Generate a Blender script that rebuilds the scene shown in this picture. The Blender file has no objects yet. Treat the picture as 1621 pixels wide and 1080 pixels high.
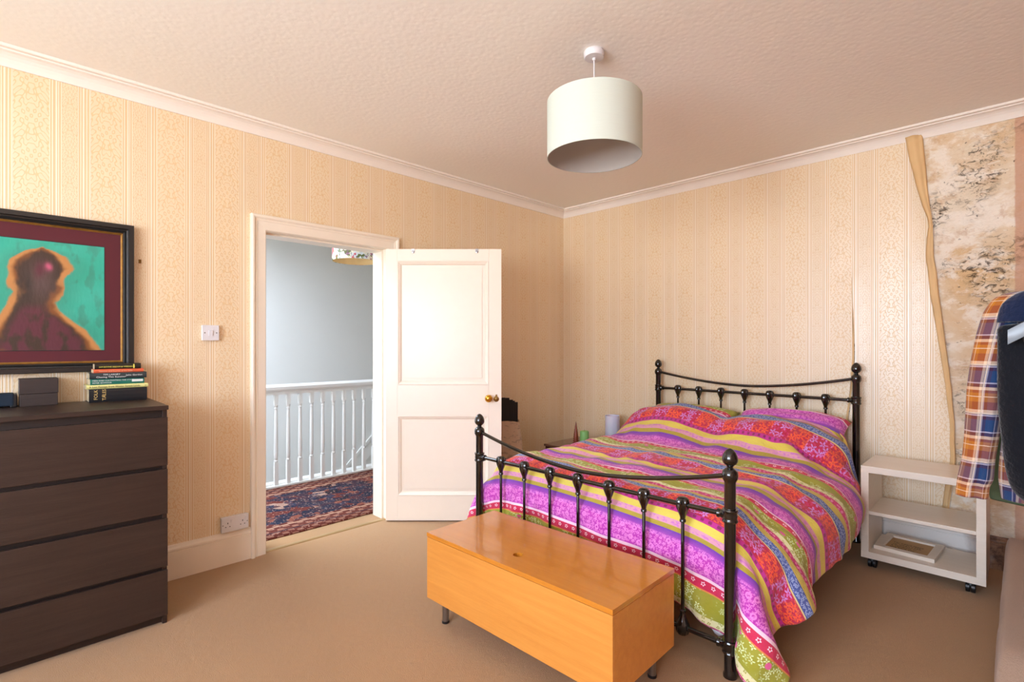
import bpy, bmesh, math, random
import numpy as np
from mathutils import Vector, Matrix, noise
random.seed(7)
SC = bpy.context.scene
COL = SC.collection
PI = math.pi

# ---------------------------------------------------------------- camera
cam = bpy.data.cameras.new('camera')
cam.sensor_width = 36.0
cam.lens = 811.0 / 1621.0 * 36.0
cam.shift_y = 5.0 / 1621.0
cam.clip_start = 0.02
co = bpy.data.objects.new('camera', cam)
COL.objects.link(co)
co.location = (3.3233, -4.0659, 1.295)
co.rotation_euler = (PI / 2, 0, PI / 4)
SC.camera = co

# ---------------------------------------------------------------- world
SKY = 26.0; GROUND = 31.0
w = bpy.data.worlds.new('daylight'); SC.world = w
w.use_nodes = True
wn = w.node_tree.nodes; wl = w.node_tree.links
wn.clear()
wo = wn.new('ShaderNodeOutputWorld'); wb = wn.new('ShaderNodeBackground')
tc = wn.new('ShaderNodeTexCoord'); sp = wn.new('ShaderNodeSeparateXYZ')
mr = wn.new('ShaderNodeMapRange'); mr.inputs[1].default_value = -0.06; mr.inputs[2].default_value = 0.06
mx = wn.new('ShaderNodeMix'); mx.data_type = 'RGBA'
mx.inputs[6].default_value = (GROUND * 0.88, GROUND * 0.94, GROUND * 1.02, 1)
mx.inputs[7].default_value = (SKY * 0.80, SKY * 0.95, SKY * 1.18, 1)
wl.new(tc.outputs['Generated'], sp.inputs[0]); wl.new(sp.outputs[2], mr.inputs[0])
wl.new(mr.outputs[0], mx.inputs[0]); wl.new(mx.outputs[2], wb.inputs[0])
wl.new(wb.outputs[0], wo.inputs[0])
wb.inputs[1].default_value = 1.0

def portal(loc, rot, sx, sy):
    l = bpy.data.lights.new('window_portal', 'AREA'); l.shape = 'RECTANGLE'
    l.size = sx; l.size_y = sy; l.cycles.is_portal = True
    o = bpy.data.objects.new('window_portal', l); COL.objects.link(o)
    o.location = loc; o.rotation_euler = rot
WIN = [(1.35, 2.55), (2.90, 4.00)]            # x ranges of the room windows
WZ0, WZ1 = 0.85, 2.30
YF = -6.40                                     # window wall
for a, b in WIN:
    portal(((a + b) / 2, YF - 0.17, (WZ0 + WZ1) / 2), (PI / 2, 0, 0), b - a, WZ1 - WZ0)
HW = (-2.30, -0.60, -4.60, -2.70)              # unseen roof light, added and sized to brighten the landing (x0, x1, y0, y1)
portal(((HW[0] + HW[1]) / 2, (HW[2] + HW[3]) / 2, 2.65 + 0.30), (0, 0, 0), HW[1] - HW[0], HW[3] - HW[2])

SC.view_settings.view_transform = 'Standard'
SC.view_settings.look = 'None'
SC.view_settings.gamma = 1.0
SC.view_settings.exposure = -0.20
SC.view_settings.use_curve_mapping = False
SC.cycles.use_denoising = True
SC.cycles.max_bounces = 10
SC.cycles.diffuse_bounces = 8
SC.cycles.sample_clamp_indirect = 8.0

# ---------------------------------------------------------------- helpers
def lin(c):
    c = c / 255.0
    return c / 12.92 if c <= 0.04045 else ((c + 0.055) / 1.055) ** 2.4
def rgb(h):
    h = h.lstrip('#')
    return tuple(lin(int(h[i:i + 2], 16)) for i in (0, 2, 4)) + (1.0,)

class NT:
    """small node-tree wrapper"""
    def __init__(s, name, rough=0.5, spec=0.5, metal=0.0, color=None, sheen=0.0, coat=0.0):
        s.m = bpy.data.materials.new(name); s.m.use_nodes = True
        s.t = s.m.node_tree; s.b = s.t.nodes['Principled BSDF']
        s.b.inputs['Roughness'].default_value = rough
        s.b.inputs['Specular IOR Level'].default_value = spec
        s.b.inputs['Metallic'].default_value = metal
        if sheen:
            s.b.inputs['Sheen Weight'].default_value = sheen
        if coat:
            s.b.inputs['Coat Weight'].default_value = coat
            s.b.inputs['Coat Roughness'].default_value = 0.08
        if color is not None:
            s.set('Base Color', color)
    def n(s, typ, **kw):
        nd = s.t.nodes.new(typ)
        for k, v in kw.items(): setattr(nd, k, v)
        return nd
    def l(s, a, b): s.t.links.new(a, b)
    def set(s, name, v):
        i = s.b.inputs[name]
        if isinstance(v, bpy.types.NodeSocket): s.l(v, i)
        elif isinstance(v, str): i.default_value = rgb(v)
        else: i.default_value = v
    def inp(s, sock, v):
        if isinstance(v, bpy.types.NodeSocket): s.l(v, sock)
        elif isinstance(v, str): sock.default_value = rgb(v)
        else: sock.default_value = v
    def math(s, op, a, b=0.0, c=0.0, clamp=False):
        nd = s.n('ShaderNodeMath', operation=op, use_clamp=clamp)
        s.inp(nd.inputs[0], a); s.inp(nd.inputs[1], b)
        if len(nd.inputs) > 2: s.inp(nd.inputs[2], c)
        return nd.outputs[0]
    def mix(s, f, a, b, blend='MIX'):
        nd = s.n('ShaderNodeMix', data_type='RGBA', blend_type=blend)
        s.inp(nd.inputs[0], f); s.inp(nd.inputs[6], a); s.inp(nd.inputs[7], b)
        return nd.outputs[2]
    def coord(s, which='Object'):
        return s.n('ShaderNodeTexCoord').outputs[which]
    def sep(s, v):
        nd = s.n('ShaderNodeSeparateXYZ'); s.l(v, nd.inputs[0]); return nd.outputs
    def comb(s, x, y, z=0.0):
        nd = s.n('ShaderNodeCombineXYZ')
        for i, v in enumerate((x, y, z)): s.inp(nd.inputs[i], v)
        return nd.outputs[0]
    def map(s, v, scale=(1, 1, 1), loc=(0, 0, 0), rot=(0, 0, 0)):
        nd = s.n('ShaderNodeMapping'); s.l(v, nd.inputs[0])
        nd.inputs['Scale'].default_value = scale; nd.inputs['Location'].default_value = loc
        nd.inputs['Rotation'].default_value = rot
        return nd.outputs[0]
    def noise(s, v, scale=5, detail=3, rough=0.5, dist=0.0, out=0):
        nd = s.n('ShaderNodeTexNoise'); 
        if v is not None: s.l(v, nd.inputs['Vector'])
        nd.inputs['Scale'].default_value = scale; nd.inputs['Detail'].default_value = detail
        nd.inputs['Roughness'].default_value = rough; nd.inputs['Distortion'].default_value = dist
        return nd.outputs[out]
    def vor(s, v, scale=5, feature='F1', dims='3D', rand=1.0):
        nd = s.n('ShaderNodeTexVoronoi', feature=feature, voronoi_dimensions=dims)
        if v is not None: s.l(v, nd.inputs['Vector'])
        nd.inputs['Scale'].default_value = scale; nd.inputs['Randomness'].default_value = rand
        return nd.outputs
    def ramp(s, f, stops, interp='LINEAR'):
        nd = s.n('ShaderNodeValToRGB'); cr = nd.color_ramp; cr.interpolation = interp
        while len(cr.elements) < len(stops): cr.elements.new(0.5)
        for e, (p, c) in zip(cr.elements, stops):
            e.position = p; e.color = rgb(c) if isinstance(c, str) else c
        s.inp(nd.inputs[0], f)
        return nd.outputs[0]
    def step(s, v, a, b):
        """smooth 0..1 between a and b"""
        nd = s.n('ShaderNodeMapRange'); nd.clamp = True
        s.inp(nd.inputs[0], v); nd.inputs[1].default_value = a; nd.inputs[2].default_value = b
        return nd.outputs[0]
    def band(s, v, a, b, e=0.0015):
        return s.math('MULTIPLY', s.step(v, a - e, a + e), s.math('SUBTRACT', 1.0, s.step(v, b - e, b + e)))
    def bump(s, h, dist=0.002, strength=1.0):
        nd = s.n('ShaderNodeBump'); s.inp(nd.inputs['Height'], h)
        nd.inputs['Distance'].default_value = dist; nd.inputs['Strength'].default_value = strength
        s.l(nd.outputs[0], s.b.inputs['Normal'])

def plain(name, color, rough=0.5, spec=0.5, metal=0.0, var=0.06, scale=12, coat=0.0, bump=0.0, bscale=60, sheen=0.0):
    t = NT(name, rough, spec, metal, coat=coat, sheen=sheen)
    o = t.coord()
    f = t.noise(o, scale, 4)
    c = rgb(color)
    lo = tuple(x * (1 - var) for x in c[:3]) + (1,); hi = tuple(min(1, x * (1 + var)) for x in c[:3]) + (1,)
    t.set('Base Color', t.mix(f, lo, hi))
    if bump: t.bump(t.noise(o, bscale, 4), bump)
    return t.m

def mesh_obj(name, verts, faces, mat=None, parent=None, smooth=False, loc=None, rot=None):
    me = bpy.data.meshes.new(name)
    me.from_pydata([tuple(v) for v in verts], [], faces); me.update()
    if smooth:
        me.polygons.foreach_set('use_smooth', [True] * len(me.polygons))
    o = bpy.data.objects.new(name, me); COL.objects.link(o)
    if mat: me.materials.append(mat)
    if parent: o.parent = parent
    if loc: o.location = loc
    if rot: o.rotation_euler = rot
    return o

class MB:
    def __init__(s): s.v = []; s.f = []; s.sm = False
    def box(s, x0, x1, y0, y1, z0, z1, M=None):
        b = len(s.v)
        p = [(x0, y0, z0), (x1, y0, z0), (x1, y1, z0), (x0, y1, z0), (x0, y0, z1), (x1, y0, z1), (x1, y1, z1), (x0, y1, z1)]
        if M is not None: p = [tuple(M @ Vector(q)) for q in p]
        s.v += p
        s.f += [tuple(b + i for i in q) for q in ((0, 3, 2, 1), (4, 5, 6, 7), (0, 1, 5, 4), (1, 2, 6, 5), (2, 3, 7, 6), (3, 0, 4, 7))]
        return s
    def lathe(s, prof, c=(0, 0, 0), n=24, M=None, flute=None, cap=True):
        """prof: (r, z) bottom to top, around z; flute(r, z, ang) -> r"""
        b = len(s.v); k = len(prof)
        for r, z in prof:
            for i in range(n):
                a = 2 * PI * i / n
                rr = flute(r, z, a) if flute else r
                q = Vector((rr * math.cos(a), rr * math.sin(a), z))
                if M is not None: q = M @ q
                s.v.append((q[0] + c[0], q[1] + c[1], q[2] + c[2]))
        for j in range(k - 1):
            for i in range(n):
                i2 = (i + 1) % n
                s.f.append((b + j * n + i, b + j * n + i2, b + (j + 1) * n + i2, b + (j + 1) * n + i))
        if cap:
            s.f.append(tuple(b + i for i in reversed(range(n)))); s.f.append(tuple(b + (k - 1) * n + i for i in range(n)))
        return s
    def tube(s, pts, r, n=12, cap=True):
        pts = [Vector(p) for p in pts]; b = len(s.v); k = len(pts)
        rs = r if isinstance(r, (list, tuple)) else [r] * k
        up = None
        for i, p in enumerate(pts):
            d = (pts[min(i + 1, k - 1)] - pts[max(i - 1, 0)]).normalized()
            if up is None:
                up = Vector((0, 0, 1)) if abs(d.z) < 0.9 else Vector((1, 0, 0))
            a = d.cross(up).normalized(); up = a.cross(d).normalized()
            for j in range(n):
                t = 2 * PI * j / n
                s.v.append(tuple(p + rs[i] * (math.cos(t) * a + math.sin(t) * up)))
        for i in range(k - 1):
            for j in range(n):
                j2 = (j + 1) % n
                s.f.append((b + i * n + j, b + i * n + j2, b + (i + 1) * n + j2, b + (i + 1) * n + j))
        if cap:
            s.f.append(tuple(b + j for j in reversed(range(n)))); s.f.append(tuple(b + (k - 1) * n + j for j in range(n)))
        return s
    def extrude(s, prof, p0, ax, ay, along, caps=True):
        """profile points (a,b) -> p0 + a*ax + b*ay, extruded by vector along"""
        b = len(s.v); k = len(prof); p0 = Vector(p0); ax = Vector(ax); ay = Vector(ay); al = Vector(along)
        for t in (0, 1):
            for q in prof: s.v.append(tuple(p0 + q[0] * ax + q[1] * ay + t * al))
        for i in range(k):
            j = (i + 1) % k
            s.f.append((b + i, b + j, b + k + j, b + k + i))
        if caps:
            s.f.append(tuple(b + i for i in reversed(range(k)))); s.f.append(tuple(b + k + i for i in range(k)))
        return s
    def sweep(s, frames, prof, closed_prof=False):
        """frames: list of (origin, ax, ay)"""
        b = len(s.v); k = len(prof)
        for o, ax, ay in frames:
            o = Vector(o); ax = Vector(ax); ay = Vector(ay)
            for q in prof: s.v.append(tuple(o + q[0] * ax + q[1] * ay))
        for i in range(len(frames) - 1):
            for j in range(k if closed_prof else k - 1):
                j2 = (j + 1) % k
                s.f.append((b + i * k + j, b + i * k + j2, b + (i + 1) * k + j2, b + (i + 1) * k + j))
        return s
    def build(s, name, mat, parent=None, smooth=False, bevel=0.0, loc=None, rot=None, segs=2):
        o = mesh_obj(name, s.v, s.f, mat, parent, smooth, loc, rot)
        bm = bmesh.new(); bm.from_mesh(o.data)
        bmesh.ops.recalc_face_normals(bm, faces=bm.faces)
        bm.to_mesh(o.data); bm.free()
        if bevel:
            m = o.modifiers.new('bevel', 'BEVEL'); m.width = bevel; m.segments = segs; m.limit_method = 'ANGLE'
        if smooth:
            e = o.data
            try: e.set_sharp_from_angle(angle=math.radians(40))
            except Exception: pass
        return o

def tag(o, label, cat, group=None):
    o['label'] = label; o['category'] = cat
    if group: o['group'] = group
    return o
def thing(name, label, cat, loc=(0, 0, 0), rz=0.0, group=None):
    o = bpy.data.objects.new(name, None); COL.objects.link(o)
    o.empty_display_size = 0.1
    o.location = loc; o.rotation_euler = (0, 0, rz)
    return tag(o, label, cat, group)
def struct(o, kind='structure'):
    o['kind'] = kind; return o
def dup(o, parent=None):
    c = o.copy(); COL.objects.link(c)
    if parent: c.parent = parent
    for ch in list(o.children): dup(ch, c)
    return c

def text(name, s, size, M, mat, parent, depth=0.0002, align='LEFT', sx=1.0):
    cu = bpy.data.curves.new(name, 'FONT'); cu.body = s; cu.size = size; cu.extrude = depth
    cu.align_x = align; cu.resolution_u = 2
    o = bpy.data.objects.new(name, cu); COL.objects.link(o)
    dg = bpy.context.evaluated_depsgraph_get(); me = bpy.data.meshes.new_from_object(o.evaluated_get(dg))
    bpy.data.objects.remove(o); bpy.data.curves.remove(cu)
    me.name = name; me.materials.clear(); me.materials.append(mat)
    o = bpy.data.objects.new(name, me); COL.objects.link(o)
    o.parent = parent
    o.matrix_local = M @ Matrix.Diagonal((sx, 1, 1, 1))
    return o
def frame_mat(origin, xa, ya):
    xa = Vector(xa).normalized(); ya = Vector(ya).normalized(); za = xa.cross(ya)
    M = Matrix.Identity(4)
    for i, a in enumerate((xa, ya, za)):
        for j in range(3): M[j][i] = a[j]
    M.translation = Vector(origin)
    return M

# ---------------------------------------------------------------- materials
def wallpaper_mat(name, axis, phase):
    t = NT(name, 0.5, 0.9)
    o = t.coord(); s = t.sep(o)
    h = s[axis]; z = s[2]
    P = 0.281
    q = t.math('MULTIPLY', t.math('FRACT', t.math('DIVIDE', t.math('SUBTRACT', h, phase), P)), P)
    wide = t.band(q, 0.0, 0.130, 0.001); nar = t.band(q, 0.174, 0.232, 0.001)
    # mirrored damask motif
    def damask(cx, hw, rep):
        a = t.math('DIVIDE', t.math('ABSOLUTE', t.math('SUBTRACT', q, cx)), hw)
        zz = t.math('MULTIPLY', z, 2 * PI / rep)
        f1 = t.math('SINE', t.math('ADD', t.math('MULTIPLY', a, 8.5), t.math('MULTIPLY', t.math('SINE', zz), 1.9)))
        f2 = t.math('SINE', t.math('ADD', t.math('MULTIPLY', zz, 2.0), t.math('MULTIPLY', t.math('COSINE', t.math('MULTIPLY', a, 5.0)), 2.4)))
        f3 = t.math('COSINE', t.math('ADD', t.math('MULTIPLY', zz, 5.0), t.math('MULTIPLY', a, 9.0)))
        f = t.math('ADD', t.math('MULTIPLY', f1, f2), t.math('MULTIPLY', f3, 0.45))
        return t.step(t.math('ABSOLUTE', f), 0.18, 0.36)
    d = t.math('ADD', t.math('MULTIPLY', wide, damask(0.065, 0.065, 0.19)), t.math('MULTIPLY', nar, damask(0.203, 0.029, 0.13)))
    lines = None
    for a, b in ((-0.0, 0.002), (0.128, 0.131), (0.137, 0.141), (0.150, 0.156), (0.160, 0.163), (0.170, 0.173), (0.233, 0.236), (0.243, 0.246), (0.252, 0.258), (0.266, 0.270), (0.277, 0.280)):
        m = t.band(q, a, b, 0.0007)
        lines = m if lines is None else t.math('MAXIMUM', lines, m)
    pearl = t.math('MAXIMUM', lines, t.math('MULTIPLY', d, 0.75))
    big = t.noise(o, 1.7, 3, 0.6)
    base = t.mix(big, '#e6c998', '#dfbf8a')
    sub = t.band(q, 0.141, 0.266, 0.001)
    base = t.mix(t.math('MULTIPLY', sub, 0.25), base, '#d8bf9c')
    light = t.mix(big, '#efdfc2', '#ead6b4')
    col = t.mix(pearl, base, light)
    col = t.mix(t.math('MULTIPLY', lines, 0.55), col, '#faf2e4')
    # vertical water stains
    st = t.noise(t.map(o, (2.2, 2.2, 0.5)), 2.0, 4, 0.6)
    col = t.mix(t.math('MULTIPLY', t.step(st, 0.58, 0.75), 0.14), col, '#c99a62')
    t.set('Base Color', col)
    t.set('Roughness', t.math('SUBTRACT', 0.56, t.math('MULTIPLY', pearl, 0.22)))
    t.set('Coat Weight', t.math('ADD', 0.55, t.math('MULTIPLY', pearl, 0.45))); t.set('Coat Roughness', 0.40); t.set('Coat IOR', 1.75)
    fine = t.noise(t.map(o, (1, 1, 0.4)), 420, 2)
    t.bump(t.math('ADD', t.math('MULTIPLY', pearl, 0.6), t.math('MULTIPLY', fine, 0.25)), 0.0008)
    return t.m
M_PAPER_L = wallpaper_mat('striped damask wallpaper left', 1, -3.462)
M_PAPER_B = wallpaper_mat('striped damask wallpaper back', 0, 0.404)

def plaster_mat():
    t = NT('stained old plaster', 0.85, 0.3)
    o = t.coord(); s = t.sep(o)
    a = t.noise(o, 2.1, 5, 0.62, 0.4); b = t.noise(t.map(o, (1, 1, 1.5), (3, 1, 2)), 5.5, 6, 0.65, 0.3)
    c = t.mix(t.step(a, 0.36, 0.62), '#e6dac4', '#d8b78a')
    c = t.mix(t.math('MULTIPLY', t.step(b, 0.47, 0.58), 0.85), c, '#f0e8da')
    c = t.mix(t.math('MULTIPLY', t.step(t.noise(t.map(o, (1, 1, 1), (8, 2, 5)), 9, 5, 0.7), 0.55, 0.68), 0.5), c, '#b98a54')
    zone = t.step(t.noise(t.map(o, (1, 1, 1), (1, 4, 1)), 3.0, 2), 0.5, 0.6)
    mould = t.math('MULTIPLY', zone, t.step(t.noise(t.map(o, (1, 1, 1.6), (2, 7, 9)), 22, 6, 0.8, 0.8), 0.52, 0.62))
    c = t.mix(t.math('MULTIPLY', mould, 0.85), c, '#3a2a1e')
    sp2 = t.step(t.noise(t.map(o, (1, 1, 1), (5, 5, 5)), 34, 3, 0.6), 0.66, 0.71)
    c = t.mix(t.math('MULTIPLY', sp2, 0.7), c, '#3a2a1e')
    scr = t.step(t.noise(t.map(o, (1, 1, 2.5), (11, 0, 3), (0, 0.5, 0)), 12, 3, 0.5, 1.5), 0.63, 0.66)
    c = t.mix(t.math('MULTIPLY', scr, 0.5), c, '#f2ece0')
    # pinker paint beyond the vertical joint
    pk = t.step(t.math('ADD', s[0], t.math('MULTIPLY', t.noise(o, 14, 3), 0.02)), 3.293, 3.299)
    c = t.mix(t.math('MULTIPLY', pk, 0.8), c, '#c89a80')
    t.set('Base Color', c)
    t.bump(t.math('ADD', t.math('MULTIPLY', b, 1.0), t.math('ADD', t.noise(o, 60, 5), t.math('MULTIPLY', mould, -0.6))), 0.004)
    return t.m
M_PLASTER = plaster_mat()

def ceiling_mat():
    t = NT('embossed ceiling paper', 0.75, 0.3)
    o = t.coord()
    d = t.vor(o, 42, 'SMOOTH_F1')[0]; e = t.noise(o, 55, 4, 0.6)
    t.set('Base Color', t.mix(t.noise(o, 0.9, 2), '#f5f4ee', '#f3f0e8'))
    t.bump(t.math('ADD', d, t.math('MULTIPLY', e, 0.8)), 0.0009)
    return t.m
M_CEIL = ceiling_mat()

def carpet_mat(name, c1, c2):
    t = NT(name, 0.95, 0.1, sheen=0.25)
    o = t.coord()
    f = t.noise(o, 260, 3, 0.7); g = t.noise(o, 1.6, 4, 0.55); sp_ = t.step(t.noise(o, 38, 3), 0.68, 0.74)
    c = t.mix(f, c1, c2)
    c = t.mix(t.math('MULTIPLY', g, 0.35), c, tuple(x * 0.72 for x in rgb(c1)[:3]) + (1,))
    c = t.mix(t.math('MULTIPLY', sp_, 0.18), c, '#6a4a30')
    t.set('Base Color', c)
    t.bump(t.math('ADD', f, t.math('MULTIPLY', t.noise(o, 30, 3), 0.8)), 0.004)
    return t.m
M_CARPET = carpet_mat('tan carpet pile', '#a07648', '#c29a6c')
M_FLEECE = carpet_mat('brown fleece', '#9c8270', '#b89e88')

M_CREAM = plain('cream gloss paint', '#eee4d2', 0.28, 0.5, var=0.03, bump=0.0006, bscale=30)
M_DOOR = plain('cream door paint', '#f0e6d6', 0.32, 0.5, var=0.02, bump=0.0005, bscale=25)
M_CORNICE = plain('white cornice paint', '#efe8de', 0.6, 0.4, var=0.02)
M_WHITE = plain('white plastic', '#dedde0', 0.35, 0.5, var=0.02)
M_HALLW = plain('pale blue hall paint', '#dcdad4', 0.8, 0.3, var=0.02, scale=2)
M_BALW = plain('white baluster paint', '#e6e4de', 0.35, 0.5, var=0.03)
M_BRASS = plain('polished brass', '#d8a63c', 0.18, 0.5, 1.0, var=0.05)
M_BRASS2 = plain('tarnished brass', '#8a6a3a', 0.35, 0.5, 1.0, var=0.2, scale=60)
M_STEEL = plain('brushed steel', '#9a9a9c', 0.3, 0.5, 1.0, var=0.05)
M_BLACKP = plain('black plastic', '#141416', 0.4, 0.5, var=0.1)
M_BEDBLK = plain('glossy black enamel', '#0e0b0a', 0.16, 0.6, var=0.2, coat=0.6)
M_DARKHOLE = plain('dark socket', '#151515', 0.8, 0.2)

def wood(name, c1, c2, axis=1, rough=0.4, coat=0.0, grain=1.0, scale=9, spec=0.5, bump=0.0006):
    t = NT(name, rough, spec, coat=coat)
    o = t.coord()
    sc = [1.0, 1.0, 1.0]; sc = [14.0, 14.0, 14.0]; sc[axis] = 0.8
    g = t.noise(t.map(o, tuple(sc)), scale / 3, 5, 0.6, 0.3)
    f = t.noise(t.map(o, tuple(x * 3 for x in sc)), scale, 2, 0.5)
    k = t.math('ADD', t.math('MULTIPLY', t.step(g, 0.3, 0.7), 0.7 * grain), t.math('MULTIPLY', f, 0.3 * grain), clamp=True)
    t.set('Base Color', t.mix(k, c1, c2))
    t.bump(f, bump)
    return t.m
M_DRESS = wood('black brown oak veneer', '#261a16', '#3a2b25', 1, 0.38)
M_DRESSIN = wood('dresser shadow board', '#1c1412', '#2a1f1a', 1, 0.5)
M_OTT = wood('honey birch veneer', '#cc8438', '#df9a48', 0, 0.32, 0.15, 0.9)
M_OTTLID = wood('glossy honey birch lid', '#c67a22', '#d48a32', 0, 0.12, 0.7, 0.7)
M_MAHOG = wood('dark mahogany', '#2c0f0c', '#46201a', 0, 0.22, 0.5)
M_MAHOGTOP = wood('mahogany top', '#5a3a2c', '#6c4836', 0, 0.25, 0.5)
M_REDWOOD = wood('carved red wood', '#6a2c18', '#8e4424', 2, 0.4)
M_CART = wood('white wood effect laminate', '#ddd2c2', '#eae2d6', 0, 0.35, 0.1, 0.7)

# ================================================================= ROOM SHELL
XR = 4.25; ZC = 2.65
# floor
struct(MB().box(-0.0, XR + .1, YF - .1, 0.1, -0.12, 0).build('floor', M_CARPET))
struct(MB().box(-1.56, 0.0, YF, 1.2, -0.14, 0).build('floor_landing', M_CARPET))
struct(MB().box(-0.16, XR + .2, YF - .2, .2, ZC, ZC + .12).build('ceiling', M_CEIL))
# left wall with the doorway
DY0, DY1, DZ = -2.899, -2.052, 1.995
mb = MB()
mb.box(-0.15, 0, YF - .1, DY0 - .03, 0, ZC); mb.box(-0.15, 0, DY1 + .03, 0.15, 0, ZC); mb.box(-0.15, 0, DY0 - .03, DY1 + .03, DZ + .03, ZC)
wl_ = struct(mb.build('wall_left', M_PAPER_L))
# back wall: plaster, wallpaper hung on it as its own sheet
wbk = struct(MB().box(0, XR, 0.0, 0.15, 0, ZC).build('wall_back', M_PLASTER))
TEAR = [(2.811 + .06, 2.60), (2.885, 2.40), (2.90, 2.2), (2.912, 2.09), (2.925, 1.86), (2.95, 1.6), (2.965, 1.45), (2.99, 1.2), (3.008, 1.0), (3.02, .75), (3.022, .55), (3.0, .35), (2.98, .15)]
def tearx(z):
    for (xa, za), (xb, zb) in zip(TEAR, TEAR[1:]):
        if za >= z >= zb: return xa + (xb - xa) * (za - z) / (za - zb)
    return TEAR[0][0] if z > TEAR[0][1] else TEAR[-1][0]
# main sheet up to the slit, then second sheet
SL = [(2.500, 2.6), (2.502, 1.75), (2.506, 1.23), (2.492, 1.0), (2.470, 0.8), (2.46, 0.5), (2.455, .15)]
def slx(z):
    for (xa, za), (xb, zb) in zip(SL, SL[1:]):
        if za >= z >= zb: return xa + (xb - xa) * (za - z) / (za - zb)
    return SL[-1][0]
def sheet(name, xl, xr, parent, n=60, m=26, t=0.0035, lift=None):
    v = []; f = []
    for j in range(n + 1):
        z = 0.15 + (2.60 - 0.15) * j / n
        for i in range(m + 1):
            a = i / m
            x = xl(z) + (xr(z) - xl(z)) * a
            y = -t - (lift(a, z) if lift else 0)
            v.append((x, y, z))
    for j in range(n):
        for i in range(m):
            b = j * (m + 1) + i
            f.append((b, b + 1, b + m + 2, b + m + 1))
    o = mesh_obj(name, v, f, M_PAPER_B, parent, True)
    return o
sheet('wallpaper_sheet', lambda z: 0.0, slx, wbk, lift=lambda a, z: 0.004 * max(0, a - 0.97) / 0.03 * (1 if z < 1.75 else 0) + 0.0008 * (1 - a) * noise.noise(Vector((a * 9, z * 2, 0))))
gap = lambda z: 0.0 if z > 1.75 else 0.017 * min(1, (1.75 - z) / 0.6)
def lift2(a, z):
    l = 0.0012 * noise.noise(Vector((a * 5, z * 3, 4)))
    l += 0.02 * max(0, (a - 0.75) / 0.25) ** 2 * (0.5 + 0.5 * noise.noise(Vector((1, z * 2.2, 7))))
    l = l * min(1, a / .15) + 0.006 * max(0, (0.12 - a) / 0.12) * (1 if z < 1.75 else 0)
    return max(-0.002, l)
sheet('wallpaper_sheet', lambda z: slx(z) + gap(z), tearx, wbk, lift=lift2)
# curling torn edge: a strip that rolls forward, tan back of the paper showing
M_CURL = plain('aged back of wallpaper', '#e0bd8a', 0.7, 0.3, var=0.16, scale=6)
CL = [(2.60, .085, .020), (2.45, .075, .024), (2.3, .055, .026), (2.15, .035, .03), (2.08, .020, .03), (2.03, .012, .03), (1.95, .030, .028), (1.8, .040, .024), (1.6, .042, .022), (1.4, .036, .02), (1.2, .030, .018), (1.0, .024, .016), (0.8, .018, .014), (.6, .022, .014), (.45, .032, .015), (.2, .03, .012)]
def curl():
    v = []; f = []; k = 9
    zs = [2.6 - (2.6 - 0.2) * i / 70 for i in range(71)]
    for z in zs:
        for (za, wa, ra), (zb, wb_, rb) in zip(CL, CL[1:]):
            if za >= z >= zb:
                t = (za - z) / (za - zb); wd = wa + (wb_ - wa) * t; rr = ra + (rb - ra) * t; break
        tx = tearx(z) + 0.004 * noise.noise(Vector((0, z * 9, 0)))
        for i in range(k + 1):
            a = i / k
            x = tx + 0.006 - wd * a + 0.012 * math.sin(a * PI)
            y = -0.010 - rr * math.sin(a * PI * 0.8) - (0.010 * math.sin(a * 2 * PI * 1.5 + z * 3) + 0.004 * math.sin(z * 23 + a * 5)) * a * (1 - a) * 2.5
            v.append((x, y, z))
    for j in range(70):
        for i in range(k):
            b = j * (k + 1) + i
            f.append((b, b + 1, b + k + 2, b + k + 1))
    o = mesh_obj('torn_wallpaper_flap', v, f, M_CURL, wbk, True)
    sm = o.modifiers.new('thick', 'SOLIDIFY'); sm.thickness = 0.0015
curl()
# sliver of tan paper in the slit, with a lifted lip
v = []; f = []
for i in range(41):
    z = 1.75 - (1.75 - .68) * i / 40
    wdt = 0.018 * min(1, (1.75 - z) / 0.5) + 0.002
    v += [(slx(z) - 0.001, -0.006 - 0.006 * math.sin(i * .4), z), (slx(z) + wdt * 0.55, -0.010 - 0.004 * math.sin(i * .3 + 1), z)]
for i in range(40): f.append((2 * i, 2 * i + 1, 2 * i + 3, 2 * i + 2))
o = mesh_obj('torn_wallpaper_sliver', v, f, M_CURL, wbk, True)
# right wall and window wall
struct(MB().box(XR, XR + .15, YF - .1, 0.15, 0, ZC).build('wall_right', M_PLASTER))
mb = MB()
xs = [0.0, WIN[0][0], WIN[0][1], WIN[1][0], WIN[1][1], XR]
for i in (0, 2, 4): mb.box(xs[i], xs[i + 1], YF - .15, YF, 0, ZC)
for a, b in WIN: mb.box(a, b, YF - .15, YF, 0, WZ0); mb.box(a, b, YF - .15, YF, WZ1, ZC)
struct(mb.build('wall_front', M_PAPER_B))
M_SASH = plain('white window paint', '#eeeae2', 0.35)
def window(n, x0, x1, z0, z1, y):
    fr = MB(); w_ = 0.045
    fr.box(x0, x0 + w_, y - .12, y - .03, z0, z1).box(x1 - w_, x1, y - .12, y - .03, z0, z1)
    fr.box(x0 + w_, x1 - w_, y - .12, y - .03, z0, z0 + w_ * 1.4).box(x0 + w_, x1 - w_, y - .12, y - .03, z1 - w_, z1)
    zm = (z0 + z1) / 2
    fr.box(x0 + w_, x1 - w_, y - .10, y - .05, zm - .02, zm + .02)
    o = struct(fr.build('window_%d' % n, M_SASH, bevel=0.003))
    MB().box(x0 - .04, x1 + .04, y - .03, y + .12, z0 - .035, z0).build('window_sill', M_SASH, o, bevel=0.005)
window(1, WIN[0][0], WIN[0][1], WZ0, WZ1, YF)
window(2, WIN[1][0], WIN[1][1], WZ0, WZ1, YF)

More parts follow.
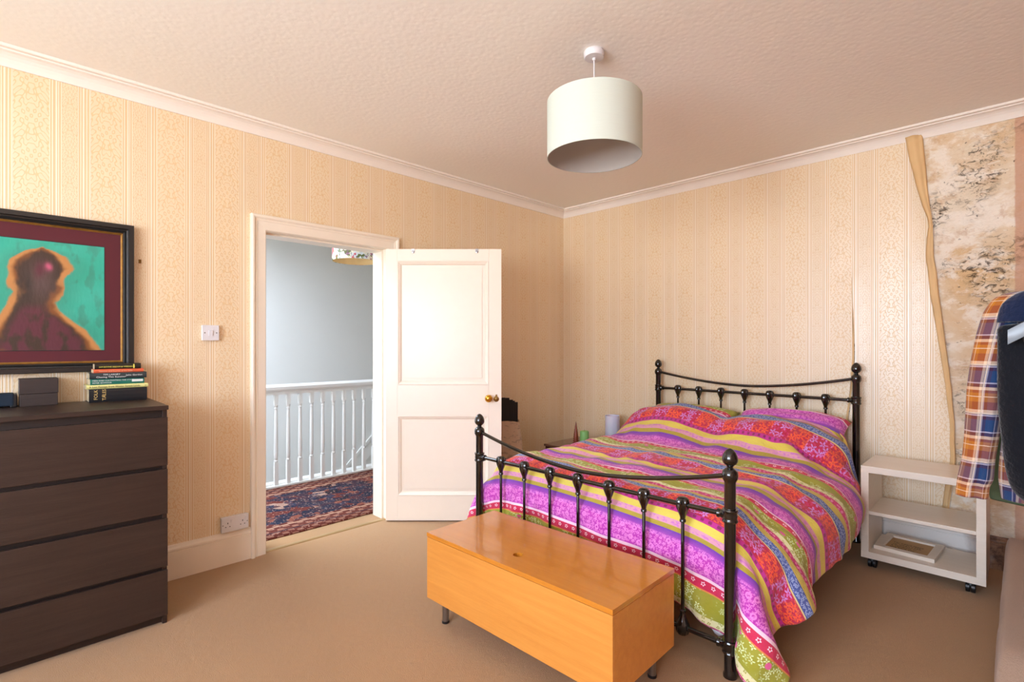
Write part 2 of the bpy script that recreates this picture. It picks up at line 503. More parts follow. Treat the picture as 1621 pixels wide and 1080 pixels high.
# cornice
CP = [(0, 2.574), (0.007, 2.574), (0.010, 2.583), (0.014, 2.592), (0.022, 2.606), (0.033, 2.618), (0.046, 2.626), (0.062, 2.630), (0.064, 2.636), (0.082, 2.637), (0.085, 2.642), (0.085, 2.65)]
def cornice(name, frames):
    m = MB(); m.sweep(frames, CP)
    return struct(m.build(name, M_CORNICE))
Z = (0, 0, 1)
cornice('trim_1', [((0, YF, 0), (1, 0, 0), Z), ((0, 0, 0), (1, -1, 0), Z)])
cornice('trim_2', [((0, 0, 0), (1, -1, 0), Z), ((XR, 0, 0), (0, -1, 0), Z)])
cornice('trim_5', [((0, YF, 0), (0, 1, 0), Z), ((XR, YF, 0), (0, 1, 0), Z)])
# hairline joints in the cornice
# baseboards
BP = [(0, 0), (0.020, 0), (0.020, 0.150), (0.017, 0.152), (0.017, 0.155), (0.021, 0.158), (0.020, 0.168), (0.012, 0.176), (0.008, 0.186), (0, 0.188)]
def skirting(name, p0, out, along):
    m = MB().extrude(BP, p0, out, Z, along)
    return struct(m.build(name, M_CREAM))
skirting('baseboard_left', (0, YF, 0), (1, 0, 0), (0, (-2.992) - YF, 0))
skirting('baseboard_left_far', (0, -1.955, 0), (1, 0, 0), (0, 1.955, 0))
def dirty():
    t = NT('stained skirting paint', 0.5, 0.4)
    o = t.coord(); s = t.sep(o)
    k = t.step(t.math('ADD', s[0], t.math('MULTIPLY', t.noise(o, 9, 4), .25)), 3.18, 3.32)
    t.set('Base Color', t.mix(k, t.mix(t.noise(o, 12, 3), '#e8e4de', '#efebe4'), t.mix(t.step(t.noise(o, 26, 5, .7), .4, .62), '#9a7458', '#5c4030')))
    t.bump(t.noise(o, 50, 4), .001)
    return t.m
struct(MB().extrude(BP, (0, 0, 0), (0, -1, 0), Z, (XR, 0, 0)).build('baseboard_back', dirty()))
skirting('baseboard_front', (0, YF, 0), (0, 1, 0), (XR, 0, 0))

# door surround (architrave) and lining
AP = [(0, 0), (0, 0.030), (0.006, 0.034), (0.014, 0.034), (0.020, 0.030), (0.024, 0.022), (0.030, 0.019), (0.034, 0.022), (0.040, 0.018), (0.086, 0.014), (0.090, 0.010), (0.093, 0)]
OY0, OY1, OZ = -2.992, -1.958, 2.088
m = MB()
m.sweep([((0, OY0, 0), (0, 1, 0), (1, 0, 0)), ((0, OY0, OZ), (0, 1, -1), (1, 0, 0)), ((0, OY1, OZ), (0, -1, -1), (1, 0, 0)), ((0, OY1, 0), (0, -1, 0), (1, 0, 0))], AP)
struct(m.build('trim_3', M_CREAM))
m = MB()
m.box(-0.17, 0.0, DY0 - .03, DY0, 0, DZ + .03).box(-0.17, 0.0, DY1, DY1 + .03, 0, DZ + .03).box(-0.17, 0.0, DY0, DY1, DZ, DZ + .03)
m.box(-0.17, -0.045, DY0, DY0 + .012, 0, DZ).box(-0.17, -0.045, DY1 - .012, DY1, 0, DZ).box(-0.17, -0.045, DY0 + .012, DY1 - .012, DZ - .012, DZ)
struct(m.build('trim_4', M_CREAM, bevel=0.002))
# carpet bar in the doorway
M_BAR = plain('worn carpet bar', '#a98a5c', 0.4, 0.5, 0.3, var=0.1)
struct(MB().extrude([(0, 0), (0.004, .005), (0.02, .008), (.036, .005), (.04, 0)], (-0.045, DY0, 0.0), (1, 0, 0), Z, (0, DY1 - DY0, 0)).build('door_threshold', M_BAR))

# ---- door leaf, opened 135 degrees
door = bpy.data.objects.new('door_1', None); COL.objects.link(door)
door.location = (0.034, -2.078, 0.010); door.rotation_euler = (0, 0, PI / 4); struct(door)
W, HD, T = 0.843, 1.978, 0.040
pu0, pu1 = 0.085, 0.752
PZ = [(0.180, 0.765), (0.987, 1.892)]
m = MB()
m.box(0, pu0, 0, T, 0, HD).box(pu1, W, 0, T, 0, HD)
m.box(pu0, pu1, 0, T, 0, PZ[0][0]).box(pu0, pu1, 0, T, PZ[0][1], PZ[1][0]).box(pu0, pu1, 0, T, PZ[1][1], HD)
m.build('door_leaf', M_DOOR, door, bevel=0.0015)
for z0, z1 in PZ:
    m = MB()
    m.box(pu0, pu1, 0.016, 0.024, z0, z1)
    m.box(pu0 + .05, pu1 - .05, 0.011, 0.016, z0 + .05, z1 - .05)
    # ogee moulding round the panel
    mp = [(0, 0.000), (0.006, -0.002), (0.012, 0.003), (0.020, 0.006), (0.026, 0.012), (0.030, 0.016)]
    m.sweep([((pu0, 0, z0), (1, 0, 1), (0, 1, 0)), ((pu0, 0, z1), (1, 0, -1), (0, 1, 0)), ((pu1, 0, z1), (-1, 0, -1), (0, 1, 0)), ((pu1, 0, z0), (-1, 0, 1), (0, 1, 0)), ((pu0, 0, z0), (1, 0, 1), (0, 1, 0))], mp)
    m.build('door_panel', M_DOOR, door, bevel=0.001)
Rk = Matrix.Rotation(PI / 2, 4, 'X')     # local z -> -y
k = MB().lathe([(0.024, 0), (0.024, .003), (0.012, .006), (0.010, .022), (0.017, .028), (0.025, .038), (0.0275, .048), (0.025, .058), (0.017, .065), (0.006, .068)], (0.752, 0, 0.893), 28, Rk)
k.build('door_handle', M_BRASS, door, True)
k = MB().lathe([(0.020, 0), (0.020, .002), (0.013, .004), (0.004, .006)], (0.806, 0, 0.885), 20, Rk)
k.extrude([(-.012, 0.004), (.012, .004), (0.004, .034), (-.004, .034)], (0.806, -0.001, 0.885), (1, 0, 0), (0, 0, 1), (0, -0.004, 0))
k.build('keyhole_cover', M_BRASS2, door, True)
for u in (0.20, 0.665):
    MB().box(u - .011, u + .011, -.002, 0, HD - .022, HD).box(u - .011, u + .011, -.002, T, HD, HD + .0015).lathe([(.009, 0), (.009, .006), (.004, .007)], (u, -.002, HD - .022), 12, Rk).build('door_hook', M_STEEL, door)

# ---- landing beyond the doorway
m = MB(); m.box(-3.0, -2.85, YF - .15, 1.35, -2.6, ZC)
struct(m.build('wall_landing_far', M_HALLW))
m = MB(); m.box(-2.85, -.15, 1.2, 1.35, -2.6, ZC)
struct(m.build('wall_landing_end', M_HALLW))
struct(MB().box(-2.85, -.15, YF - .15, YF, -2.6, ZC).build('wall_landing_front', M_HALLW))
m = MB()
m.box(-3.0, HW[0], YF - .15, 1.35, ZC, ZC + .12).box(HW[1], -.16, YF - .15, 1.35, ZC, ZC + .12).box(HW[0], HW[1], YF - .15, HW[2], ZC, ZC + .12).box(HW[0], HW[1], HW[3], 1.35, ZC, ZC + .12)
struct(m.build('ceiling_landing', M_CEIL))
m = MB()
m.box(HW[0] - .02, HW[0], HW[2], HW[3], ZC, ZC + .3).box(HW[1], HW[1] + .02, HW[2], HW[3], ZC, ZC + .3).box(HW[0] - .02, HW[1] + .02, HW[2] - .02, HW[2], ZC, ZC + .3).box(HW[0] - .02, HW[1] + .02, HW[3], HW[3] + .02, ZC, ZC + .3)
struct(m.build('window_3', M_SASH))  # shaft of the added roof light, out of view above the landing
struct(MB().box(-.17, -.1505, YF, DY0 - .03, 0, ZC).box(-.17, -.1505, DY1 + .03, 1.2, 0, ZC).box(-.17, -.1505, DY0 - .03, DY1 + .03, DZ + .03, ZC).build('wall_landing_near', M_HALLW))
struct(MB().box(-1.60, -1.56, YF, 1.2, -0.3, 0.0).box(-1.61, -1.50, YF, 1.2, 0.0, 0.02).build('trim_6', M_BALW, bevel=0.004))
struct(MB().box(-2.85, -1.6, YF, 1.2, -2.7, -2.6).build('floor_stairwell', M_CARPET))
struct(MB().box(-1.6, -1.5, YF - .1, 1.3, -2.7, -.14).build('wall_stairwell', M_HALLW))
# stair string + dado running down the far wall
struct(MB().extrude([(0, 0), (0.022, 0), (0.022, .05), (0, .05)], (-2.85, -1.9, -1.225), (1, 0, 0), Z, (0, 2.6, 2.43)).extrude([(0, 0), (0.012, 0), (0.012, .20), (0, .20)], (-2.85, -1.9, -1.425), (1, 0, 0), Z, (0, 2.6, 2.43)).build('trim_7', M_BALW))

# balustrade
bal = thing('balustrade', 'white painted banister with turned spindles on the landing beyond the door', 'banister', (-1.44, -2.0, 0.0))
MB().extrude([(-.034, 0), (-.026, -.02), (.026, -.02), (.034, 0), (.036, .025), (.022, .045), (-.022, .045), (-.036, .025)], (0, -1.9, 0.885), (1, 0, 0), Z, (0, 4.6, 0)).build('handrail', M_BALW, bal, bevel=0.003)
MB().box(-.02, .02, -1.9, 2.7, 0.838, 0.865).build('rail_fillet', M_BALW, bal)
MB().box(-.03, .03, -1.9, 2.7, 0.0, 0.022).build('base_rail', M_BALW, bal)
m = MB()
bh = .0165
m.box(-bh, bh, -bh, bh, 0.02, 0.235).box(-bh, bh, -bh, bh, 0.745, 0.84)
m.lathe([(.012, .235), (.018, .240), (.018, .247), (.012, .252), (.0155, .262), (.0175, .30), (.0165, .45), (.0145, .62), (.013, .70), (.0125, .705), (.016, .712), (.016, .719), (.011, .726), (.017, .735), (.017, .745)], n=14)
bo = m.build('baluster', M_BALW, bal, True)
bo.location = (0, -2.307 + 2.0 - 9 * .1085, 0)
for i in range(1, 40):
    c = bo.copy(); COL.objects.link(c); c.parent = bal
    c.location = (0, -2.307 + 2.0 - 9 * .1085 + i * .1085, 0)

# runner rug on the landing
def rug_mat():
    t = NT('oriental runner', 0.9, 0.15)
    o = t.coord(); s = t.sep(o)
    x = t.math('ABSOLUTE', s[0]); y = s[1]
    w1 = t.math('SINE', t.math('MULTIPLY', y, 62)); w2 = t.math('SINE', t.math('MULTIPLY', x, 70))
    g = t.vor(t.map(o, (1, 0.7, 1)), 15, 'F1', '3D')
    hue = t.sep(g[1])[0]
    fld = t.ramp(hue, [(0, '#1c2030'), (.28, '#5a241c'), (.5, '#2c3040'), (.66, '#7a4434'), (.8, '#1c1a22'), (.92, '#9a7a68')], 'CONSTANT')
    fine = t.step(t.noise(t.map(o, (1, 1, 1)), 45, 3, 0.6), 0.52, 0.58)
    fld = t.mix(t.math('MULTIPLY', fine, 0.55), fld, '#6a3428')
    med = t.step(t.math('ADD', t.math('MULTIPLY', t.math('SINE', t.math('MULTIPLY', y, 13)), 0.12), t.noise(o, 9, 3)), 0.52, 0.56)
    fld = t.mix(t.math('MULTIPLY', med, 0.75), fld, '#1d2130')
    bord = t.step(x, 0.36, 0.365)
    bc = t.mix(t.step(t.math('MULTIPLY', w1, w2), 0.1, 0.3), '#5c2a20', '#8a5e4c')
    bc = t.mix(t.band(x, 0.40, 0.412), bc, '#b89478'); bc = t.mix(t.band(x, 0.50, 0.512), bc, '#24222c')
    c = t.mix(bord, fld, bc)
    c = t.mix(t.step(t.noise(o, 60, 2), .6, .7), c, '#a08070')
    t.set('Base Color', c); t.bump(t.noise(o, 200, 2), 0.002)
    return t.m
v = []; f = []
N1, N2 = 12, 60
for j in range(N2 + 1):
    for i in range(N1 + 1):
        x = -.60 + 1.2 * i / N1 + 0.008 * noise.noise(Vector((3, j * .12, 0)))
        y = -2.2 + 4.4 * j / N2
        v.append((x, y, 0.010 + 0.004 * noise.noise(Vector((i * .3, j * .25, 2))) + (0.012 * max(0, noise.noise(Vector((0, j * .16, 9)))) if i == N1 else 0)))
for j in range(N2):
    for i in range(N1): b = j * (N1 + 1) + i; f.append((b, b + 1, b + N1 + 2, b + N1 + 1))
rug = mesh_obj('runner_rug', v, f, rug_mat(), None, True, (-0.80, -1.9, 0.0))
sm = rug.modifiers.new('thick', 'SOLIDIFY'); sm.thickness = 0.008; sm.offset = -1
tag(rug, 'dark red and navy patterned runner rug on the landing floor', 'rug')

# floral pendant on the landing
def floral_mat():
    t = NT('floral shade fabric', 0.9, 0.2)
    o = t.coord()
    c = t.mix(t.step(t.noise(o, 14, 3), .5, .56), '#e8dcc0', '#cfd4d4')
    c = t.mix(t.step(t.noise(t.map(o, (1, 1, 1), (4, 4, 4)), 12, 3), .57, .61), c, '#c8565c')
    c = t.mix(t.step(t.noise(t.map(o, (1, 1, 1), (9, 1, 4)), 26, 3, .6, 1.), .57, .61), c, '#6a7040')
    c = t.mix(t.step(t.noise(t.map(o, (1, 1, 1), (2, 8, 4)), 34, 3, .6, 1.), .60, .64), c, '#8a5a78')
    t.set('Base Color', c)
    return t.m
M_LINING = plain('warm shade lining', '#e6c890', 0.8)
fl = thing('pendant_light', 'floral fabric drum shade hanging over the landing', 'ceiling light', (-0.83, -1.85, 2.02))
MB().lathe([(.196, 0), (.2, 0), (.2, .22), (.196, .22)], n=48, cap=False).build('lamp_shade', floral_mat(), fl, True)
MB().lathe([(.1955, .22), (.1955, 0.001)], n=48, cap=False).build('shade_lining', M_LINING, fl, True)
MB().tube([(0, 0, .63), (0, 0, .12)], .003, 6).lathe([(.02, .06), (.02, .12)], n=12).box(-.196, .196, -.002, .002, .205, .208).build('cord', M_WHITE, fl)
MB().lathe([(.045, .605), (.045, .63)], n=20).build('ceiling_rose', M_WHITE, fl, True)

# ================================================================= PENDANT (main)
def linen(name, col):
    t = NT(name, 0.85, 0.2)
    o = t.coord()
    f = t.noise(t.map(o, (1, 1, 30)), 14, 2)
    c = rgb(col)
    t.set('Base Color', t.mix(f, tuple(x * .93 for x in c[:3]) + (1,), c))
    return t.m
pl = thing('pendant_light', 'pale green fabric drum shade hanging from the bedroom ceiling', 'ceiling light', (1.915, -2.12, 2.16))
MB().lathe([(.214, 0.0), (.217, 0), (.217, .26), (.214, .26)], n=72, cap=False).build('lamp_shade', linen('sage linen', '#cdd6cc'), pl, True)
MB().lathe([(.2135, .26), (.2135, .0008)], n=72, cap=False).build('shade_lining', plain('shade lining', '#a8a29c', 0.8, var=.02), pl, True)
m = MB()
for a in (0, 2 * PI / 3, 4 * PI / 3): m.tube([(0.02 * math.cos(a), .02 * math.sin(a), .225), (.213 * math.cos(a), .213 * math.sin(a), .255)], .002, 6)
m.build('shade_spider', M_WHITE, pl)
MB().lathe([(.016, .16), (.02, .165), (.02, .23), (.008, .25)], n=16).build('lamp_holder', M_WHITE, pl, True)
MB().tube([(0, 0, .25), (0, 0, .465)], .0032, 8).build('cord', M_WHITE, pl, True)
MB().lathe([(.008, .448), (.008, .458), (.043, .460), (.047, .466), (.047, .486), (.044, .49)], n=32).build('ceiling_rose', M_WHITE, pl, True)

# ================================================================= LIGHT SWITCH, SOCKET, NAIL
sw = thing('light_switch', 'white single light switch on the wall left of the door', 'switch', (0, -3.21, 1.36))
MB().box(0.001, .018, -.043, .043, -.043, .043).build('back_box', M_WHITE, sw, bevel=0.003)
MB().box(0.018, .024, -.044, .044, -.044, .044).build('face_plate', M_WHITE, sw, bevel=0.003)
Mx = Matrix.Rotation(math.radians(5), 4, 'Y')
MB().box(0.021, .029, -.011, .011, -.016, .016, Mx).build('rocker', M_WHITE, sw, bevel=0.001)
Ry = Matrix.Rotation(PI / 2, 4, 'Y')
for c in (-.03, .03): MB().lathe([(.004, 0), (.004, .0012)], (0.0236, c, 0), 10, Ry).build('screw', M_STEEL, sw)
so = thing('wall_socket', 'white double power socket above the skirting beside the door frame', 'socket', (0, -3.083, .238))
MB().box(0.001, .024, -.072, .072, -.042, .042).build('back_box', M_WHITE, so, bevel=0.002)
MB().box(0.024, .032, -.074, .074, -.044, .044).build('face_plate', M_WHITE, so, bevel=0.003)
for c in (-.040, .040):
    MB().box(.0318, .0326, c - .002, c + .002, .004, .013).box(.0318, .0326, c - .014, c - .008, -.014, -.010).box(.0318, .0326, c + .008, c + .014, -.014, -.010).build('socket_holes', M_DARKHOLE, so)
for c in (-.018, .062):
    MB().box(.031, .0355, c - .006, c + .006, .010, .028).build('rocker', M_WHITE, so, bevel=.001)
for c in (-.066, .066): MB().lathe([(.0035, 0), (.0035, .001)], (.0317, c, 0), 10, Ry).build('screw', M_STEEL, so)
nl = MB().box(0.001, .008, -.006, .006, -.016, .004).lathe([(.006, 0), (.006, .004), (.002, .006)], (0.006, 0, -.01), 10, Ry).build('wall_hook', M_BRASS2, loc=(0, -3.54, 1.74))
tag(nl, 'tiny rusty hook on the wall right of the painting', 'hook')

# ================================================================= CHEST OF DRAWERS
TOPZ = 1.012
ch = thing('chest_of_drawers', 'black-brown wooden chest of four drawers against the left wall', 'chest of drawers', (0.024, -4.315, 0))
L, Dp = 0.80, 0.501
m = MB()
m.box(0, Dp - .022, L - .018, L, 0, TOPZ - .02).box(0, Dp - .022, 0, .018, 0, TOPZ - .02)
m.box(0, .006, .018, L - .018, .04, TOPZ - .02)
m.build('side_panel', M_DRESS, ch, bevel=.0012)
MB().box(.006, Dp - .030, .018, L - .018, .04, TOPZ - .02).build('carcass', M_DRESSIN, ch)
MB().box(0, Dp, -.002, L + .002, TOPZ - .02, TOPZ).build('top', M_DRESS, ch, bevel=.0015)
for z0, z1 in ((.045, .252), (.270, .490), (.512, .718), (.736, .958)):
    MB().box(Dp - .022, Dp - .003, .001, L - .001, z0, z1).build('drawer_front', M_DRESS, ch, bevel=.0012)
MB().box(Dp - .06, Dp - .045, .018, L - .018, 0, .045).build('plinth', M_DRESS, ch)

# ---- things on it
def cover_mat(name, c, rough=.45): return plain(name, c, rough, .5, var=.08, scale=20)
M_PAGES = plain('book pages', '#cbb896', .9, .1, var=.2, scale=40)
def book(label, x_sp, y0, y1, z0, z1, depth, cov, rz=0.0, hard=False, texts=()):
    """spine faces +x; local origin at the spine centre bottom"""
    h = z1 - z0; ln = y1 - y0
    r = thing('book', label, 'book', (x_sp, (y0 + y1) / 2, z0), rz, 'books stacked on the chest of drawers')
    ct = .0025 if hard else .0012
    m = MB()
    m.box(-depth, 0, -ln / 2, ln / 2, 0, ct).box(-depth, 0, -ln / 2, ln / 2, h - ct, h)
    sp_ = [(0, 0), (0.003, h * .2), (0.004, h * .5), (0.003, h * .8), (0, h), (-.003, h), (-.003, 0)]
    m.extrude([(a, b) for a, b in sp_], (0, -ln / 2, 0), (1, 0, 0), Z, (0, ln, 0))
    m.build('cover', cov, r)
    e = .004 if hard else .0005
    MB().box(-depth + e, -.003, -ln / 2 + e, ln / 2 - e, ct, h - ct).build('pages', M_PAGES, r)
    for (s, size, y, z, mat, rot, sxx) in texts:
        if rot:
            Mt = frame_mat((0.0048, y, z), (0, 0, 1), (0, -1, 0))
        else:
            Mt = frame_mat((0.0048, y, z), (0, 1, 0), (0, 0, 1))
        text('spine_text', s, size, Mt, mat, r, sx=sxx)
    return r
M_TGOLD = plain('gold lettering', '#d8b870', .5); M_TYEL = plain('yellow lettering', '#e6da60', .6)
M_TWHT = plain('white lettering', '#e4e6e0', .6); M_TBLK = plain('dark lettering', '#3a3420', .6)
XS = 0.135
zz = [TOPZ, 1.077, 1.096, 1.125, 1.154, 1.172, 1.198]
b = book('thick black hardback with gold lettering at the bottom of the book stack', XS, -3.762, -3.530, zz[0], zz[1], .125, cover_mat('black cloth', '#181a1e'), .02, True,
     [('FOLK', .020, -.084, .012, M_TGOLD, True, 1), ('TALES', .020, -.052, .008, M_TGOLD, True, 1), ('o', .018, -.068, .026, M_TGOLD, False, 1)])
b = book('pale yellow paperback lying directly on the thick black book', XS + .004, -3.772, -3.527, zz[1], zz[2], .130, cover_mat('pale yellow cover', '#dcd88c'), -.015, False,
     [('A Last Passage from Winter Sunset Lands', .0125, -.112, .005, M_TBLK, False, .95), ('o', .012, .108, .005, M_TBLK, False, 1)])
b = book('teal green paperback in the middle of the book stack', XS - .006, -3.757, -3.541, zz[2], zz[3], .120, cover_mat('teal cover', '#1f6e5e'), .02, False,
     [('MEN AND CULTIVATING THE STATE', .0095, -.100, .017, M_TWHT, False, 1.05), ('PETER SEYMOUR', .0095, -.100, .006, M_TWHT, False, 1.05)])
MB().box(.004, .0046, .056, .102, .010, .022).build('spine_label', M_TWHT, b)
b = book('dark grey paperback with white lettering above the teal book', XS + .002, -3.760, -3.533, zz[3], zz[4], .118, cover_mat('slate cover', '#2a3234'), -.03, False,
     [('TIM LARNEY', .011, -.062, .017, M_TWHT, False, 1.1), ('Chasing This Summer', .0115, -.088, .005, M_TWHT, False, 1.15), ('John Gordon', .0115, .028, .012, M_TWHT, False, 1.1)])
b = book('thin orange paperback second from the top of the book stack', XS - .004, -3.744, -3.545, zz[4], zz[5], .078, cover_mat('orange cover', '#d8603c'), .02, False,
     [('Seasons and Stories of the Hills', .010, -.080, .005, plain('peach lettering', '#f0b890', .6), False, 1.05)])
b = book('black paperback with yellow lettering on top of the book stack', XS - .004, -3.740, -3.556, zz[5], zz[6], .076, cover_mat('dark olive cover', '#1c160c'), -.01, False,
     [('SAM BOVINE SEEDON & WEEDSEEDS', .0095, -.076, .008, M_TYEL, False, .92)])
MB().box(.0042, .0048, .060, .065, .002, .023).build('spine_label', M_TYEL, b)

bx = thing('storage_box', 'dark brown lidded box left of the book stack', 'box', (.12, -3.938, TOPZ))
M_BOX = wood('dark brown boxboard', '#2c2220', '#3a2e2a', 1, .5)
MB().box(-.11, 0, -.065, .065, 0, .055).build('body', M_BOX, bx, bevel=.0015)
MB().box(-.112, .002, -.067, .067, .056, .124).build('lid', M_BOX, bx, bevel=.002)
nv = thing('speaker', 'small dark blue box at the left edge of the chest top', 'speaker', (.13, -4.09, TOPZ))
M_NAVY = plain('navy fabric cover', '#1a2634', .8, .3, var=.15, scale=80)
MB().box(-.09, 0, -.07, .07, .006, .062).build('body', M_NAVY, nv, bevel=.006)
MB().box(-.10, -.002, .056, .080, 0, .058).build('end_cap', M_BLACKP, nv, bevel=.004)

# ================================================================= PAINTING
def painting():
    y1, z0, z1 = -3.570, 1.157, 1.912
    y0 = -4.46
    r = thing('framed_painting', 'large dark-framed painting of a faceless figure on teal, above the chest of drawers', 'painting', (0.002, (y0 + y1) / 2, z0))
    hw = (y1 - y0) / 2; H_ = z1 - z0
    M_FR = plain('black brown frame', '#22201f', .35, .5, var=.15)
    M_FG = plain('antique gold slip', '#8a6228', .45, .5, .6, var=.5, scale=35)
    M_MAT = plain('maroon mount', '#5a2a30', .8, .2, var=.04)
    def ring(prof, mat, nm):
        MB().sweep([((0, -hw, 0), (0, 1, 1), (1, 0, 0)), ((0, -hw, H_), (0, 1, -1), (1, 0, 0)), ((0, hw, H_), (0, -1, -1), (1, 0, 0)), ((0, hw, 0), (0, -1, 1), (1, 0, 0)), ((0, -hw, 0), (0, 1, 1), (1, 0, 0))], prof).build(nm, mat, r)
    ring([(0, 0), (0, .040), (.003, .044), (.022, .044), (.024, .040), (.024, .024), (.030, .022), (.038, .026), (.044, .020)], M_FR, 'frame')
    ring([(.044, .020), (.047, .021), (.050, .018), (.054, .0165)], M_FG, 'gold_slip')
    MB().box(.002, .013, -hw + .01, hw - .01, .01, H_ - .01).build('mount', M_MAT, r)
    # the picture: painted grid of colours
    a0, a1, b0, b1 = hw - .12 - .66, hw - .12, .108, H_ - .125
    n, mm = 150, 120
    A, B = np.meshgrid(np.linspace(0, 1, n + 1), np.linspace(0, 1, mm + 1))
    # pixel-like picture coordinates: px 165 right edge, figure centred near 70
    rs = np.random.RandomState(3)
    def nz(sc, seed, sx=1, sy=1):
        out = np.zeros_like(A)
        for j in range(A.shape[0]):
            for i in range(A.shape[1]):
                out[j, i] = noise.fractal(Vector((A[j, i] * sc * sx + seed, B[j, i] * sc * sy, seed * .37)), 1.0, 2.0, 4)
        return out
    n1 = nz(4, 1.0); n2 = nz(9, 5.0, 1.6, .6); n3 = nz(3, 11.0)
    # u in metres leftwards from right edge, v metres up
    U = (1 - A) * (a1 - a0); V = B * (b1 - b0)
    X = U + n1 * .015; Y = V + n2 * .010
    def sstep(x, a, b): t = np.clip((x - a) / (b - a), 0, 1); return t * t * (3 - 2 * t)
    cx = .258
    # silhouette half-width as a function of height (m)
    cx = .238
    R_ = cx - np.interp(Y, [0, .02, .102, .154, .189, .222, .273, .301, .331, .365, .395, .453, .478, .487, .53], [.015, .025, .074, .134, .176, .185, .166, .155, .152, .130, .114, .142, .188, .238, .34])
    L_ = np.interp(Y, [0, .08, .16, .219, .273, .321, .387, .43, .468, .487, .53], [.43, .41, .375, .35, .323, .346, .356, .338, .291, .238, .14]) - cx
    d = np.where(X < cx, R_ - (cx - X), L_ - (X - cx))       # >0 inside
    teal = np.array(rgb('#2fa58c')[:3]); teal2 = np.array(rgb('#3fae98')[:3]); tg = np.array(rgb('#3f7f6c')[:3])
    och = np.array(rgb('#b9814a')[:3]); och2 = np.array(rgb('#7c4c26')[:3])
    mar = np.array(rgb('#5c2c38')[:3]); dk = np.array(rgb('#2e2a26')[:3]); grey = np.array(rgb('#5c4a48')[:3]); pink = np.array(rgb('#c05a78')[:3])
    def mixc(c, k, f): return c * (1 - f[..., None]) + np.array(k) * f[..., None]
    C = np.zeros(A.shape + (3,)) + teal
    C = mixc(C, teal2, np.clip(n3 + .5, 0, 1)); C = mixc(C, tg, np.clip(sstep(n2, .1, .5) * .5 + sstep(-d, .10, .0) * .35, 0, 1))
    C = mixc(C, och, sstep(d + n2 * .012, -.006, .004))
    C = mixc(C, och2, sstep(d + n1 * .03, .008, .034))
    C = mixc(C, dk, sstep(d + n2 * .03, .022, .052) * .88)
    body = sstep(.24 - Y, 0, .06)
    C = mixc(C, mar, sstep(d + n1 * .02, .03, .07) * body * sstep(n2 + .15, -.2, .25) * .9)
    C = mixc(C, grey, np.exp(-(((X - cx) / .055) ** 2 + ((Y - .33) / .085) ** 2)) * .8)
    C = mixc(C, mar, np.exp(-(((X - cx - .005) / .020) ** 2 + ((Y - .385) / .035) ** 2)) * .9)
    C = mixc(C, pink, np.exp(-(((X - .212) / .013) ** 2 + ((Y - .400) / .016) ** 2)))
    C = mixc(C, dk, np.exp(-(((X - .290) / .020) ** 2 + ((Y - .30) / .06) ** 2)) * .8)
    C = mixc(C, och2, sstep(.022 - V, 0, .01) * sstep(n1, 0, .3) * .5)
    verts = [(.0135, a0 + (a1 - a0) * A[j, i], b0 + (b1 - b0) * B[j, i]) for j in range(mm + 1) for i in range(n + 1)]
    faces = [(j * (n + 1) + i, j * (n + 1) + i + 1, (j + 1) * (n + 1) + i + 1, (j + 1) * (n + 1) + i) for j in range(mm) for i in range(n)]
    t = NT('oil paint', .45, .4)
    at = t.n('ShaderNodeVertexColor', layer_name='paint'); t.l(at.outputs[0], t.b.inputs['Base Color'])
    t.bump(t.noise(t.map(t.coord(), (1, 1, .4)), 90, 4), .0008)
    o = mesh_obj('canvas', verts, faces, t.m, r)
    ca = o.data.color_attributes.new('paint', 'FLOAT_COLOR', 'POINT')
    buf = np.ones((len(verts), 4), dtype=np.float32); buf[:, :3] = C.reshape(-1, 3)
    ca.data.foreach_set('color', buf.ravel())
    MB().box(.0128, .0133, a0 - .003, a1 + .003, b0 - .003, b1 + .003).build('canvas_edge', M_BLACKP, r)
painting()

# ================================================================= OTTOMAN / BLANKET BOX
ang = math.atan2(.021, 1.006)
ot = thing('storage_bench', 'long honey-coloured wooden blanket box at the foot of the bed', 'chest', (1.360, -2.661, 0), ang)
BL, BD, B0, B1 = 1.006, .435, .118, .399
m = MB(); tk = .018
m.box(0, BL, 0, tk, B0, B1).box(0, BL, BD - tk, BD, B0, B1).box(0, tk, tk, BD - tk, B0, B1).box(BL - tk, BL, tk, BD - tk, B0, B1).box(tk, BL - tk, tk, BD - tk, B0, B0 + .012)
m.build('body', M_OTT, ot, bevel=.0012)
def lid():
    hx, hy, hr = .478, .108, .021; x0, x1, y0, y1 = -.001, BL + .001, -.001, BD + .001; n = 48
    per = []; cir = []
    angs = sorted(set([2 * PI * i / n for i in range(n)] + [math.atan2(yy - hy, xx - hx) % (2 * PI) for xx in (x0, x1) for yy in (y0, y1)]))
    for a in angs:
        c, s_ = math.cos(a), math.sin(a)
        ts = []
        if c > 1e-9: ts.append((x1 - hx) / c)
        if c < -1e-9: ts.append((x0 - hx) / c)
        if s_ > 1e-9: ts.append((y1 - hy) / s_)
        if s_ < -1e-9: ts.append((y0 - hy) / s_)
        t = min(ts); per.append((hx + t * c, hy + t * s_)); cir.append((hx + hr * c, hy + hr * s_))
    k = len(angs); z0, z1 = B1 + .003, B1 + .021
    v = [(x, y, z1) for x, y in per] + [(x, y, z1) for x, y in cir] + [(x, y, z0) for x, y in per] + [(x, y, z0) for x, y in cir]
    f = []
    for i in range(k):
        j = (i + 1) % k
        f += [(i, j, k + j, k + i), (2 * k + j, 2 * k + i, 3 * k + i, 3 * k + j), (j, i, 2 * k + i, 2 * k + j), (k + i, k + j, 3 * k + j, 3 * k + i)]
    o = mesh_obj('lid', v, f, M_OTTLID, ot)
    bm = bmesh.new(); bm.from_mesh(o.data); bmesh.ops.recalc_face_normals(bm, faces=bm.faces); bm.to_mesh(o.data); bm.free()
lid()
